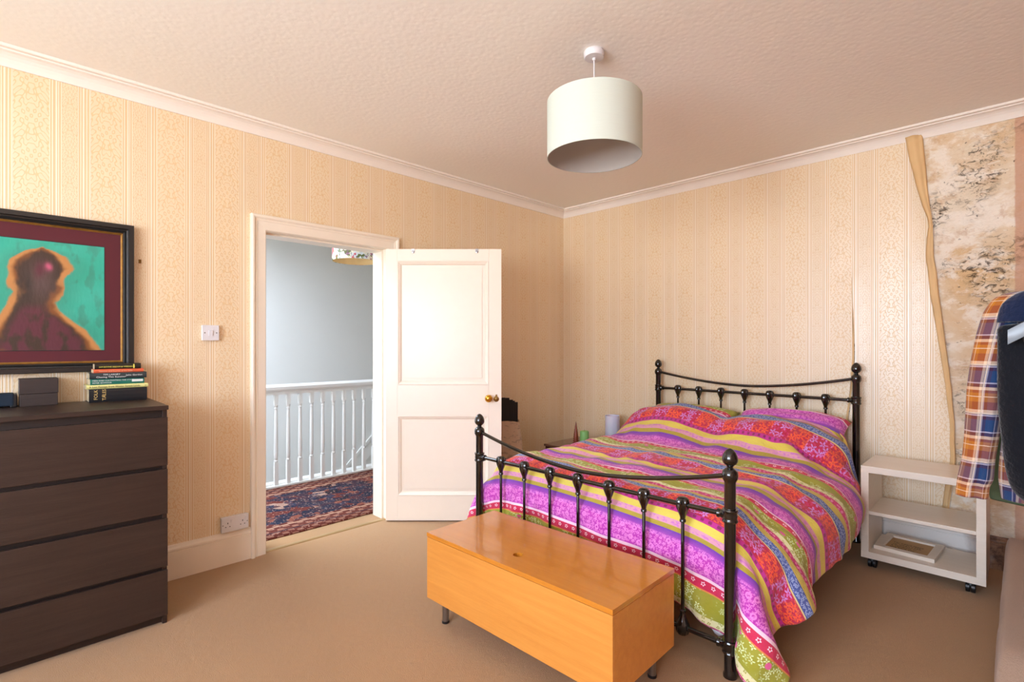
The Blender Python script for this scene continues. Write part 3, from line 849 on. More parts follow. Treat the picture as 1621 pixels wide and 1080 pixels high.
for x, y in ((.06, .062), (BL - .06, .062), (.06, BD - .062), (BL - .06, BD - .062)):
    lg = MB().lathe([(.016, .008), (.0155, .012), (.0155, B0)], (x, y, 0), 20).build('leg', M_STEEL, ot, True)
    MB().lathe([(.0175, 0), (.0175, .009), (.014, .011)], (x, y, 0), 20).build('foot_cap', M_BLACKP, lg, True)

# ================================================================= BED FRAME
bed = thing('metal_bedstead', 'black metal bedstead with curved rails and egg-shaped knobs against the back wall', 'bed', (1.8, -1.05, 0))
BO = Vector((1.8, -1.05, 0))
FX0, FX1, FY = 1.040, 2.513, -2.055
HX0, HX1, HY = 1.120, 2.545, -0.100
def bl(p): return (p[0] - BO.x, p[1] - BO.y, p[2])
def lathe_at(prof, p, n=24, M=None, flute=None): 
    q = bl(p); return MB().lathe(prof, q, n, M, flute)
def post(x, y, top):
    # top = height of knob tip
    z = top - .068
    MB_ = lathe_at([(.026, 0), (.026, .012), (.0215, .02), (.0215, z - .062), (.0225, z - .058), (.029, z - .046), (.0305, z - .032), (.028, z - .018), (.018, z - .008), (.0115, z - .003), (.0115, z + .003)], (x, y, 0))
    p = MB_.build('post', M_BEDBLK, bed, True)
    lathe_at([(.012, z), (.014, z + .004), (.0235, z + .011), (.0285, z + .021), (.0295, z + .030), (.0275, z + .042), (.022, z + .055), (.013, z + .066), (.005, z + .0705), (.001, z + .0715)], (x, y, 0)).build('finial', M_BEDBLK, p, True)
    return z - .032
def collar(x, y, z, side):
    # cast collar: two rings round the post and a socket toward the rail
    m = lathe_at([(.022, z - .026), (.028, z - .025), (.030, z - .020), (.028, z - .015), (.026, z - .008), (.0285, z), (.026, z + .008), (.028, z + .015), (.030, z + .020), (.028, z + .025), (.022, z + .026)], (x, y, 0))
    M = Matrix.Rotation(side * PI / 2, 4, 'Y')
    q = bl((x, y, z))
    m.lathe([(.020, .015), (.018, .030), (.015, .036), (.0175, .042), (.0175, .048), (.012, .052)], q, 16, M)
    m.build('collar', M_BEDBLK, bed, True)
def shell(p, M, name='spindle_casting', parent=None):
    def fl(r, z, a): return r * (1 + .07 * math.cos(a * 10)) if r > .014 else r
    q = bl(p)
    mm_ = MB().lathe([(.006, .032), (.016, .030), (.0235, .022), (.0265, .010), (.0265, -.002), (.0235, -.016), (.018, -.032), (.0125, -.048), (.0105, -.060), (.013, -.063), (.013, -.072), (.009, -.075)], q, 40, M, fl)
    return mm_.build(name, M_BEDBLK, parent, True)
def board(x0, x1, y, ztop0, zcross, zlow, nsp, xs, dip, top0, top1):
    zt0 = post(x0, y, top0); zt1 = post(x1, y, top1)
    pts = []
    for i in range(41):
        t = -1 + i / 20
        e = abs(t) ** 1.75
        zz_ = dip + ((zt0 if t < 0 else zt1) - dip) * e
        pts.append(bl(((x0 + x1) / 2 + t * (x1 - x0) / 2, y, zz_)))
    MB().tube(pts, .0098, 14).build('top_rail', M_BEDBLK, bed, True)
    for z, nm in ((zcross, 'cross_rail'), (zlow, 'bottom_rail')):
        MB().tube([bl((x0, y, z)), bl((x1, y, z))], .0105, 14).build(nm, M_BEDBLK, bed, True)
        for x, s_ in ((x0, 1), (x1, -1)): collar(x, y, z, s_)
    for i in range(nsp):
        x = xs[i]
        spd = MB().tube([bl((x, y, zlow)), bl((x, y, zcross))], .0075, 12).build('spindle', M_BEDBLK, bed, True)
        shell((x, y, zcross), Matrix.Identity(4), parent=spd)
        shell((x, y, zlow), Matrix.Rotation(PI, 4, 'X'), parent=spd)
board(FX0, FX1, FY, .785, .628, .118, 7, [1.224 + .1823 * i for i in range(7)], .672, .879, .886)
board(HX0, HX1, HY, 1.07, .926, .118, 7, [1.298 + .1785 * i for i in range(7)], .982, 1.163, 1.171)
# side rails and slats under the mattress
for xa, xb in ((1.075, 1.105), (2.445, 2.475)):
    MB().box(xa - BO.x, xb - BO.x, HY - BO.y - .02, FY - BO.y + .02, .195, .235) if False else None
def bbox(x0, x1, y0, y1, z0, z1): return MB().box(x0 - BO.x, x1 - BO.x, y0 - BO.y, y1 - BO.y, z0, z1)
for xa in (1.055, 2.500): bbox(xa, xa + .022, FY + .0, HY - .0, .19, .235).build('side_rail', M_BEDBLK, bed, bevel=.002)
M_SLAT = plain('pale slat wood', '#c9b594', .6)
for i in range(14):
    y = -1.97 + i * .138
    bbox(1.115, 2.44, y, y + .065, .205, .222).build('slat', M_SLAT, bed)
# mattress, with fitted sheet, separate
M_SHEET = plain('white cotton sheet', '#e9e9f2', .85, .2, var=.03, bump=.003, bscale=9)
mt = MB().box(1.10, 2.46, -1.985, -.135, .226, .47).build('mattress', M_SHEET, bevel=.05, segs=4)
tag(mt, 'mattress in a white fitted sheet, lying on the black metal bedstead', 'mattress')
# loose white sheet edge hanging at the foot
v = []; f = []; n = 90
for i in range(n + 1):
    x = 1.12 + 1.40 * i / n
    a = 2.5 * math.sin(i * .23) + 1.4 * math.sin(i * .61 + 1)
    low = .215 - .10 * math.exp(-((x - 2.44) / .06) ** 2) + .01 * math.sin(i * .35)
    for j in range(9):
        t = j / 8
        v.append((x, -1.985 - .001 - (.006 + .0015 * a) * t, (.36 + (low - .36) * t)))
for i in range(n):
    for j in range(8): b = i * 9 + j; f.append((b, b + 1, b + 10, b + 9))
sh = mesh_obj('bed_sheet', v, f, M_SHEET, None, True)
sm = sh.modifiers.new('thick', 'SOLIDIFY'); sm.thickness = .002
tag(sh, 'white sheet edge hanging below the duvet at the foot of the bed', 'sheet')
# ================================================================= DUVET (draped with a small cloth solver)
def duvet_mat(name='striped floral duvet cover'):
    t = NT(name, 0.8, 0.25, sheen=0.15)
    uv = t.n('ShaderNodeUVMap'); uv.uv_map = 'UVMap'
    s = t.sep(uv.outputs[0]); u = s[0]; v = s[1]
    P = 0.742
    q = t.math('MULTIPLY', t.math('FRACT', t.math('DIVIDE', v, P)), P)
    bands = [(0, '#c8b048'), (.04, '#4458a4'), (.10, '#e2cd8c'), (.110, '#c01040'), (.242, '#c01c8c'), (.270, '#e2cf52'), (.318, '#dd9cb4'), (.356, '#b09c28'), (.384, '#7434a8'), (.420, '#a03cb4'), (.436, '#b82cac'),
             (.524, '#f6d6ea'), (.538, '#cc0c4c'), (.574, '#e08c40'), (.580, '#9c9c1c'), (.672, '#dfdca8'), (.702, '#c41c68'), (.742, '#c2a84a')]
    base = t.ramp(t.math('DIVIDE', q, P), [(p / P, c) for p, c in bands[:-1]], 'CONSTANT')
    def flowers(scale, R, k, petals=5, seed=0.0, center=None):
        vec = t.map(t.comb(u, v, 0), (scale, scale, 1), (seed, seed * 1.7, 0))
        vo = t.n('ShaderNodeTexVoronoi', feature='F1', voronoi_dimensions='2D'); t.l(vec, vo.inputs['Vector']); vo.inputs['Scale'].default_value = 1.0
        vo.inputs['Randomness'].default_value = .75
        sub = t.n('ShaderNodeVectorMath', operation='SUBTRACT'); t.l(vec, sub.inputs[0]); t.l(vo.outputs['Position'], sub.inputs[1])
        d = t.sep(sub.outputs[0]); r = vo.outputs['Distance']
        a = t.math('ARCTAN2', d[1], d[0])
        pet = t.math('COSINE', t.math('MULTIPLY', t.math('ADD', a, t.math('MULTIPLY', t.sep(vo.outputs['Color'])[0], 6.0)), petals))
        lim = t.math('MULTIPLY', t.math('ADD', 1 - k, t.math('MULTIPLY', pet, k)), R)
        m = t.step(t.math('SUBTRACT', lim, r), -.01, .02)
        hole = t.step(r, .07, .11)
        return t.math('MULTIPLY', m, hole), t.sep(vo.outputs['Color'])[1], r
    def within(a, b): return t.band(q, a, b, 0.0008)
    c = base
    # soft wash inside purple -> magenta
    c = t.mix(t.math('MULTIPLY', within(.384, .44), t.step(q, .392, .44)), c, '#b03cb4')
    # blue: dense pale scribble
    f1, _, _ = flowers(75, .5, .35, 3, 2.0)
    c = t.mix(t.math('MULTIPLY', within(.044, .097), f1), c, '#a8b8e0')
    # red: big orange / lilac clusters
    f2, h2, _ = flowers(24, .58, .36, 5, 5.0)
    clus = t.step(t.math('SINE', t.math('ADD', t.math('MULTIPLY', u, 30), t.math('MULTIPLY', v, 3))), -.15, .15)
    fc = t.mix(clus, '#f4502c', '#cf8ad8')
    c = t.mix(t.math('MULTIPLY', within(.114, .240), f2), c, fc)
    f2b, _, _ = flowers(48, .42, .35, 4, 9.0)
    c = t.mix(t.math('MULTIPLY', t.math('MULTIPLY', within(.114, .240), f2b), .8), c, t.mix(clus, '#f0682c', '#dc2c80'))
    # dots
    dots = t.math('MULTIPLY', t.step(t.math('SINE', t.math('MULTIPLY', u, 190)), .1, .4), t.band(q, .248, .264, .002))
    c = t.mix(dots, c, '#8a0a58')
    # pink band freckles
    c = t.mix(t.math('MULTIPLY', within(.322, .352), t.step(t.noise(t.comb(u, v, 0), 60, 3), .52, .6)), c, '#cf78c8')
    # magenta blossom sprays
    f3, _, _ = flowers(46, .44, .34, 5, 1.0); f3b, _, r3 = flowers(17, .20, .0, 5, 3.3)
    f3c, _, _ = flowers(80, .36, .3, 4, 7.3)
    m3 = t.math('MAXIMUM', f3, t.math('MAXIMUM', f3b, f3c))
    c = t.mix(t.math('MULTIPLY', t.math('MULTIPLY', t.band(q, .424, .522, .006), m3), .75), c, '#f290de')
    # crimson with row of small white flowers
    vec = t.comb(t.math('SUBTRACT', t.math('FRACT', t.math('MULTIPLY', u, 1 / .042)), .5), t.math('MULTIPLY', t.math('SUBTRACT', q, .556), 1 / .042), 0)
    ln = t.n('ShaderNodeVectorMath', operation='LENGTH'); t.l(vec, ln.inputs[0]); sv = t.sep(vec)
    rr = ln.outputs['Value']; aa = t.math('ARCTAN2', sv[1], sv[0])
    lim = t.math('ADD', .20, t.math('MULTIPLY', t.math('COSINE', t.math('MULTIPLY', aa, 5)), .05))
    fl = t.math('MULTIPLY', t.step(t.math('SUBTRACT', lim, rr), 0, .03), t.step(rr, .08, .11))
    c = t.mix(t.math('MULTIPLY', within(.540, .572), fl), c, '#f6d8e6')
    # green field: pale leaf sprays + pink roses
    f5, _, _ = flowers(42, .46, .42, 4, 12.0)
    patch = t.step(t.noise(t.comb(u, v, 0), 9, 2), .46, .54)
    c = t.mix(t.math('MULTIPLY', t.math('MULTIPLY', within(.582, .670), f5), patch), c, '#dcecae')
    vo = t.vor(t.comb(u, v, 0), 9, 'F1', '2D')
    c = t.mix(t.math('MULTIPLY', within(.59, .662), t.math('SUBTRACT', 1, t.step(vo[0], .10, .12))), c, '#e05a98')
    # cream strip with olive flowers
    f6, _, _ = flowers(38, .30, .2, 4, 15.0)
    c = t.mix(t.math('MULTIPLY', within(.674, .700), f6), c, '#a0a040')
    # magenta narrow
    f7, _, _ = flowers(50, .35, .3, 5, 18.0)
    c = t.mix(t.math('MULTIPLY', within(.705, .74), f7), c, '#f0a0c4')
    # woven tone variation
    c = t.mix(t.math('MULTIPLY', t.noise(t.comb(u, v, 0), 14, 3), .06), c, '#ffffff')
    t.set('Base Color', c)
    t.bump(t.math('ADD', t.noise(t.comb(u, v, 0), 22, 4, .6), t.math('MULTIPLY', t.noise(t.comb(u, v, 0), 7, 2), 1.5)), .014, .6)
    return t.m
M_DUVET = duvet_mat()
# pattern coordinate along the length (cloth is bunched toward the foot)
def pat(a): return np.interp(a, [-.4, 0, .12, .22, .58, 1.34, 1.81, 2.06, 2.6], [-.5, -.10, .03, .115, .405, 1.152, 1.91, 2.18, 2.7]) % 10

def simulate_duvet():
    rs = np.random.RandomState(11)
    X0, X1, h = 0.74, 2.87, 0.03
    YH = -0.225; LEN = 2.075
    nu = int(round((X1 - X0) / h)) + 1; nv = int(round(LEN / h)) + 1
    uu = np.linspace(X0, X1, nu); vv = np.linspace(0, LEN, nv)
    hx = uu[1] - uu[0]; hy = vv[1] - vv[0]
    U, V = np.meshgrid(uu, vv)                    # rows = length
    flat = 1.82; zt = .90
    P = np.zeros((nv, nu, 3)); P[..., 0] = U
    P[..., 1] = np.where(V < flat, YH - V, YH - flat) 
    P[..., 2] = np.where(V < flat, zt, zt - (V - flat))
    P += rs.normal(0, .0008, P.shape)
    # slightly fuller cloth in soft patches gives wrinkles
    def smooth_noise(sc, seed):
        o = np.zeros((nv, nu))
        for j in range(nv):
            for i in range(nu): o[j, i] = noise.noise(Vector((uu[i] * sc + seed, vv[j] * sc * 1.2, seed)))
        return o
    full = 1 + .035 * smooth_noise(5, 3) + .02 * smooth_noise(11, 8)
    fy = 1 + np.clip((V - 1.79) / .05, 0, 1) * (-.08 + .14 * np.clip((U - 1.1) / 1.3, 0, 1))
    yh = YH - .10 * np.clip((uu - 1.95) / .35, 0, 1) ** 1.0
    old = P.copy(); inv = np.ones((nv, nu)); 
    head = (uu > 1.0) & (uu < 2.52); inv[0, :] = 0.0
    inv[0, :] = np.where(head, 0, 1)
    groups = []
    def add(ja, ia, dj, di, rest, k):
        groups.append((ja, ia, dj, di, rest, k))
    # vectorised constraint families split in independent colours
    fam = []
    def family(dj, di, k, mult=1.0):
        L0 = math.hypot(dj * hy, di * hx)
        for pj in range(2):
            for pi in range(2):
                # colour by block
                if dj == 0 and pj: continue
                if di == 0 and pi: continue
                J, I = np.meshgrid(np.arange(nv), np.arange(nu), indexing='ij')
                sj, si = max(abs(dj), 1), max(abs(di), 1)
                ok = (J + dj < nv) & (I + di < nu) & (I + di >= 0)
                if dj: ok &= ((J // sj) % 2 == pj)
                if di and not dj: ok &= ((I // si) % 2 == pi)
                if di and dj and pi: continue
                j, i = J[ok], I[ok]
                r = L0 * mult * .5 * (full[j, i] + full[j + dj, i + di])
                if di == 0: r = r * fy[j, i]
                fam.append((j * nu + i, (j + dj) * nu + i + di, r, k))
    family(0, 1, 1.0); family(1, 0, 1.0); family(1, 1, .5); family(1, -1, .5)
    family(0, 2, .28); family(2, 0, .28); family(0, 4, .05); family(4, 0, .05)
    X = P.reshape(-1, 3); O = X.copy(); W_ = inv.reshape(-1)
    def push(X, O):
        hit = np.zeros(len(X), bool)
        # mattress: rounded box
        c = np.array([1.785, -1.055, .405]); r = .11; hb = np.array([.735, .942, .185]) - r
        d = X - c; qd = np.abs(d) - hb
        outside = np.maximum(qd, 0); lo = np.linalg.norm(outside, axis=1)
        ins = np.minimum(np.max(qd, axis=1), 0); sd = lo + ins - r - .012
        m = sd < 0
        if m.any():
            g = np.where(lo[m, None] > 1e-6, np.sign(d[m]) * outside[m] / np.maximum(lo[m, None], 1e-6), np.eye(3)[np.argmax(qd[m], axis=1)] * np.sign(d[m]))
            X[m] -= g * sd[m, None]; hit |= m
        # soft bulges and pillows (ellipsoids: centre, radii)
        for cc, ra in (((1.46, -.40, .60), (.44, .30, .225)), ((2.13, -.42, .585), (.44, .30, .215)),
                       ((2.48, -1.05, .37), (.225, .85, .20)), ((2.47, -1.6, .36), (.205, .42, .19)), ((1.09, -1.55, .40), (.15, .5, .15)), ((1.8, -1.80, .42), (.75, .24, .165)), ((1.8, -1.2, .40), (.7, .8, .215))):
            cc = np.array(cc); ra = np.array(ra)
            e = (X - cc) / ra; k0 = np.linalg.norm(e, axis=1); m = k0 < 1
            if m.any():
                gr = e[m] / ra; gr /= np.linalg.norm(gr, axis=1)[:, None]
                k1 = np.linalg.norm(e[m] / ra, axis=1)
                sd = k0[m] * (k0[m] - 1) / np.maximum(k1, 1e-6)
                X[m] -= gr * sd[:, None]; hit |= m
        m = (X[:, 1] > -2.005) & (X[:, 1] < -1.8) & (X[:, 0] > 1.06) & (X[:, 0] < 2.46) & (X[:, 2] < .33); X[m, 1] = -2.005
        # foot rails
        m = (X[:, 1] < -2.030) & (X[:, 0] > 1.0) & (X[:, 0] < 2.53) & (X[:, 2] < .86) & (X[:, 2] > .05) & (X[:, 1] > -2.16)
        X[m, 1] = -2.030; hit |= m
        for px, py in ((1.040, -2.055), (2.513, -2.055)):
            dx = X[:, 0] - px; dy = X[:, 1] - py; rr = np.hypot(dx, dy); m = (rr < .036) & (X[:, 2] < .9)
            if m.any():
                X[m, 0] = px + dx[m] / np.maximum(rr[m], 1e-5) * .036; X[m, 1] = py + dy[m] / np.maximum(rr[m], 1e-5) * .036; hit |= m
        # bedside trolley and nightstand, head rail
        m = (X[:, 1] > -.58) & (X[:, 0] > 2.632) & (X[:, 2] < .62); X[m, 0] = 2.632
        m = (X[:, 0] < .98) & (X[:, 1] > -.95); X[m, 0] = .98
        m = X[:, 1] > -.135; X[m, 1] = -.135
        m = X[:, 2] < .02; X[m, 2] = .02; hit |= m
        return hit
    g = np.array([0, 0, -9.8]); dt = 1 / 60
    steps = 150
    for st in range(steps):
        vel = (X - O) * (.985 if st < 100 else .95)
        O = X.copy()
        X = X + (vel + g * dt * dt) * (W_[:, None])
        if st < 60:                                    # settle the head row on the pillows
            zz_ = .765 + (zt - .765) * max(0, 1 - st / 45)
            hrow = np.arange(nu)[head]
            X[hrow, 2] = zz_ + .022 * np.cos((uu[head] - 1.46) * 9.3)
            X[hrow, 1] = yh[head]
            X[hrow, 0] = uu[head]
        for it in range(16):
            for a, b, r, k in fam:
                d = X[b] - X[a]; ln = np.sqrt((d * d).sum(1)) + 1e-9
                wa = W_[a]; wb_ = W_[b]; ws = wa + wb_ + 1e-9
                cc = (k * (ln - r) / ln / ws)[:, None] * d
                X[a] += cc * wa[:, None]; X[b] -= cc * wb_[:, None]
            if it % 4 == 3:
                hit = push(X, O)
        m = hit
        O[m] = X[m] - (X[m] - O[m]) * .35
    return X.reshape(nv, nu, 3), U - X0, V
def make_duvet():
    X, U, V = simulate_duvet()
    nv, nu = U.shape
    # puffiness and small creases along the normals
    du = np.gradient(X, axis=1); dv = np.gradient(X, axis=0)
    N = np.cross(dv, du); N /= np.linalg.norm(N, axis=2)[..., None] + 1e-9
    if N[nv // 2, nu // 2, 2] < 0: N = -N
    disp = np.zeros((nv, nu))
    for j in range(nv):
        for i in range(nu):
            p = Vector((U[j, i], V[j, i], 0))
            disp[j, i] = .010 * noise.noise(Vector((p.x * 2.6, p.y * 5.5, 4))) + .006 * noise.noise(Vector((p.x * 6, p.y * 13, 1))) + .018 * (1 - abs(noise.noise(Vector((p.x * 2.6 + 5, p.y * 7.0 + p.x * 2.5, 7))))) ** 4 + .010 * (1 - abs(noise.noise(Vector((p.x * 5 - p.y * 3, p.y * 6 + 9, 2))))) ** 5
    fade = np.clip(np.minimum(V / .1, 1), .2, 1)
    X = X + N * (disp * fade)[..., None]
    me = bpy.data.meshes.new('duvet')
    idx = np.arange(nv * nu).reshape(nv, nu)
    q = np.stack([idx[:-1, :-1], idx[:-1, 1:], idx[1:, 1:], idx[1:, :-1]], -1).reshape(-1, 4)
    me.from_pydata([tuple(p) for p in X.reshape(-1, 3)], [], [tuple(int(k) for k in r) for r in q])
    uvl = me.uv_layers.new(name='UVMap')
    wob = np.zeros((nv, nu))
    for j in range(nv):
        for i in range(nu):
            wob[j, i] = .020 * noise.noise(Vector((U[j, i] * 2.3, V[j, i] * 2.6, 3))) + .010 * noise.noise(Vector((U[j, i] * 6, V[j, i] * 5, 8)))
    mid = np.clip((V - .35) / .4, 0, 1) * np.clip((1.89 - V) / .3, .25, 1)
    uvv = np.stack([U.reshape(-1), pat(V.reshape(-1)) + (wob * mid).reshape(-1)], -1)
    li = np.zeros(len(me.loops), dtype=np.int32); me.loops.foreach_get('vertex_index', li)
    uvl.data.foreach_set('uv', uvv[li].astype(np.float32).ravel())
    me.polygons.foreach_set('use_smooth', [True] * len(me.polygons))
    o = bpy.data.objects.new('duvet', me); COL.objects.link(o); me.materials.append(M_DUVET)
    s1 = o.modifiers.new('thick', 'SOLIDIFY'); s1.thickness = .012; s1.offset = -1
    s2 = o.modifiers.new('sub', 'SUBSURF'); s2.levels = 1; s2.render_levels = 1
    bm = bmesh.new(); bm.from_mesh(me); 
    bm.normal_update()
    up = sum(f_.normal.z for f_ in bm.faces)
    if up < 0: bmesh.ops.reverse_faces(bm, faces=bm.faces)
    bm.to_mesh(me); bm.free()
    return tag(o, 'brightly striped pink, green and purple floral duvet spread over the bed', 'duvet')
make_duvet()
def pillow(label, c, size, rz, rx, vofs):
    n = 26; v = []; f = []; uvs = []
    for side in (1, -1):
        for j in range(n + 1):
            for i in range(n + 1):
                a, b_ = 2 * i / n - 1, 2 * j / n - 1
                e = max(0, (1 - abs(a) ** 2.6)) ** .5 * max(0, (1 - abs(b_) ** 2.6)) ** .5
                pin = 1 - .06 * (1 - abs(a)) * abs(b_) ** 3
                z = side * size[2] * e * (1 + .12 * noise.noise(Vector((a * 3, b_ * 3, side + 5))))
                v.append((a * size[0] * (1 - .05 * (1 - b_ * b_) * abs(a) ** 3), b_ * size[1] * pin, z)); uvs.append((a * size[0], b_ * size[1] + vofs))
    k = (n + 1) ** 2
    for s_ in (0, 1):
        for j in range(n):
            for i in range(n):
                b0 = s_ * k + j * (n + 1) + i; q = (b0, b0 + 1, b0 + n + 2, b0 + n + 1)
                f.append(q if s_ == 0 else q[::-1])
    o = mesh_obj('pillow', v, f, M_DUVET, None, True, c, (rx, 0, rz))
    ul = o.data.uv_layers.new(name='UVMap')
    for lp in o.data.loops: ul.data[lp.index].uv = uvs[lp.vertex_index]
    bm = bmesh.new(); bm.from_mesh(o.data); bmesh.ops.remove_doubles(bm, verts=bm.verts, dist=.0005); bm.to_mesh(o.data); bm.free()
    tag(o, label, 'pillow', 'pillows under the duvet')
    return o
pillow('magenta floral pillow poking out of the duvet by the right headboard post', (2.185, -.265, .735), (.350, .13, .105), .0, .42, .47)
pillow('pillow under the duvet by the left headboard post', (1.47, -.335, .69), (.35, .22, .10), 0, .42, .47)

# ================================================================= NIGHTSTAND + things on it
ns = thing('nightstand', 'dark mahogany bedside table in the corner left of the bed', 'bedside table', (.372, -.725, 0))
NW, ND, NH = .50, .50, .430
MB().box(0, NW, 0, ND, NH - .018, NH).build('top', M_MAHOGTOP, ns, bevel=.003)
MB().box(.008, NW - .008, .012, ND - .005, .10, NH - .018).build('cabinet', M_MAHOG, ns, bevel=.002)
df = MB().box(.02, NW - .02, .0, .013, .27, NH - .03).build('drawer_front', M_MAHOG, ns, bevel=.003)
MB().lathe([(.010, 0), (.006, .008), (.012, .018), (.004, .024)], (NW / 2, .0, .34), 16, Rk).build('knob', M_BRASS2, df, True)
MB().box(.02, NW - .02, .0, .013, .12, .262).build('cupboard_door', M_MAHOG, ns, bevel=.003)
for x in (.03, NW - .03):
    for y in (.03, ND - .03): MB().lathe([(.012, 0), (.020, .10)], (x, y, 0), 12).build('leg', M_MAHOG, ns)
M_WAXG = plain('pale green wax', '#86c070', .45, .4, var=.04)
cd = thing('candle', 'pale green pillar candle on the mahogany bedside table', 'candle', (.655, -.52, NH))
MB().lathe([(.036, 0), (.038, .003), (.038, .112), (.034, .120), (.020, .123), (.004, .117)], n=36).build('wax', M_WAXG, cd, True)
MB().tube([(0, 0, .115), (.001, 0, .128), (.003, 0, .134)], .0012, 6).build('wick', M_BLACKP, cd)
ob = MB()
prev = [(.026, 0), (.026, .008), (.021, .012), (.020, .05), (.019, .085), (.016, .11), (.012, .135), (.008, .165), (.004, .19), (.0005, .205)]
ob.lathe(prev, n=14)
for k_ in range(7): ob.box(-.021 + k_ * .0018, .021 - k_ * .0018, -.021 + k_ * .0018, .021 - k_ * .0018, .022 + k_ * .018, .027 + k_ * .018)
oo = ob.build('wooden_cone', M_REDWOOD, smooth=False, loc=(.615, -.585, NH))
tag(oo, 'small carved reddish wooden cone left of the green candle', 'ornament')
vs = thing('table_lamp', 'white cylindrical lamp between the green candle and the bed', 'lamp', (.735, -.215, NH))
M_VASE = NT('translucent white glass', .3, .4, color='#dcdcec'); M_VASE.b.inputs['Subsurface Weight'].default_value = .3; M_VASE.b.inputs['Subsurface Scale'].default_value = .02
MB().lathe([(.062, 0), (.064, .003), (.064, .232), (.061, .232), (.0605, .01)], n=48, cap=False).build('shade', M_VASE.m, vs, True)
MB().lathe([(.060, 0), (.060, .012), (.02, .016), (.02, .05), (.012, .06)], n=24).build('base', M_WHITE, vs, True)

# ---- between the door and the corner: fabric bag with black folders
def knit_mat():
    t = NT('beige patterned fabric', .95, .2)
    o = t.coord()
    s = t.step(t.noise(t.map(o, (1, 1, 2.4)), 16, 3, .6, .4), .54, .6)
    t.set('Base Color', t.mix(t.math('MULTIPLY', s, .45), '#dcc8b2', '#8c7c70'))
    t.bump(t.noise(o, 60, 3), .004)
    return t.m
bagx, bagy = .165, -.97
M_BAG = knit_mat()
bg = thing('fabric_bag', 'beige patterned cloth bag on a wooden stool between the door and the corner', 'bag', (bagx + .01, bagy, .32), PI / 4)
v = []; f = []; n = 20; k = 14
for j in range(k + 1):
    t_ = j / k
    for i in range(n):
        a = 2 * PI * i / n; hx_, hy_ = .142 - .042 * t_, .075 - .02 * t_
        c, s_ = math.cos(a), math.sin(a)
        x = hx_ * math.copysign(abs(c) ** .5, c); y = hy_ * math.copysign(abs(s_) ** .5, s_)
        x += .006 * noise.noise(Vector((c * 2, s_ * 2, t_ * 5)))
        v.append((x, y + .012 * noise.noise(Vector((c, s_, t_ * 4 + 3))), .0 + .315 * t_ + (.006 * math.sin(a * 3) if j == k else 0)))
for j in range(k):
    for i in range(n): i2 = (i + 1) % n; f.append((j * n + i, j * n + i2, (j + 1) * n + i2, (j + 1) * n + i))
f.append(tuple(reversed(range(n))))
mesh_obj('body', v, f, M_BAG, bg, True)
for k_, (x0, x1, zt) in enumerate(((-.085, -.02, .388), (-.05, .015, .384), (-.01, .045, .366), (.02, .062, .355), (.04, .088, .342))):
    fo = MB().box(x0, x1, -.045 + k_ * .018, -.031 + k_ * .018, .012, zt + .13).build('folder', cover_mat('black card', '#15171a', .6), loc=(bg.location.x, bg.location.y, .32), rot=(0, 0, PI / 4), bevel=.002)
    tag(fo, ['tallest black folder standing in the cloth bag', 'second tallest black folder standing in the cloth bag', 'middle black folder standing in the cloth bag', 'second lowest black folder standing in the cloth bag', 'lowest black folder at the right of the cloth bag'][k_], 'folder', 'black folders in the cloth bag')
stl = thing('stool', 'reddish wooden stool under the beige cloth bag behind the door', 'stool', (bagx + .01, bagy, 0), PI / 4)
MB().box(-.135, .135, -.11, .11, .295, .319).build('seat', M_REDWOOD, stl, bevel=.004)
for x in (-.115, .115):
    for y in (-.09, .09):
        MB().tube([(x, y, .30), (x * 1.25, y * 1.15, 0)], [.015, .011], 10).build('leg', M_REDWOOD, stl, True)

# ================================================================= WHITE TROLLEY
cx0, cx1, cy0, cy1, cz0, cz1 = 2.652, 3.187, -.530, -.135, .062, .592
ct = thing('bedside_trolley', 'white open-backed shelf unit on black castors right of the bed', 'shelf', (cx0, cy0, 0))
CW, CD = cx1 - cx0, cy1 - cy0; tk = .038
MB().box(0, CW, 0, CD, cz1 - tk, cz1).build('top', M_CART, ct, bevel=.0015)
MB().box(0, CW, 0, CD, cz0, cz0 + tk).build('bottom_board', M_CART, ct, bevel=.0015)
for x0 in (0, CW - tk): MB().box(x0, x0 + tk, 0, CD, cz0 + tk, cz1 - tk).build('side_panel', M_CART, ct, bevel=.0015)
MB().box(tk, CW - tk, .004, CD - .01, .315, .334).build('shelf', M_CART, ct, bevel=.001)
for x in (.055, CW - .055):
    for y in (.05, CD - .05):
        m = MB()
        m.lathe([(.024, -.009), (.027, -.007), (.027, .007), (.024, .009)], (x + .004, y, .0275), 22, Ry)
        m.lathe([(.024, -.009), (.027, -.007), (.027, .007), (.024, .009)], (x - .018, y, .0275), 22, Ry)
        m.lathe([(.020, .030), (.022, .04), (.018, .056), (.012, .061)], (x - .007, y, 0), 18)
        m.build('castor', M_BLACKP, ct, True)
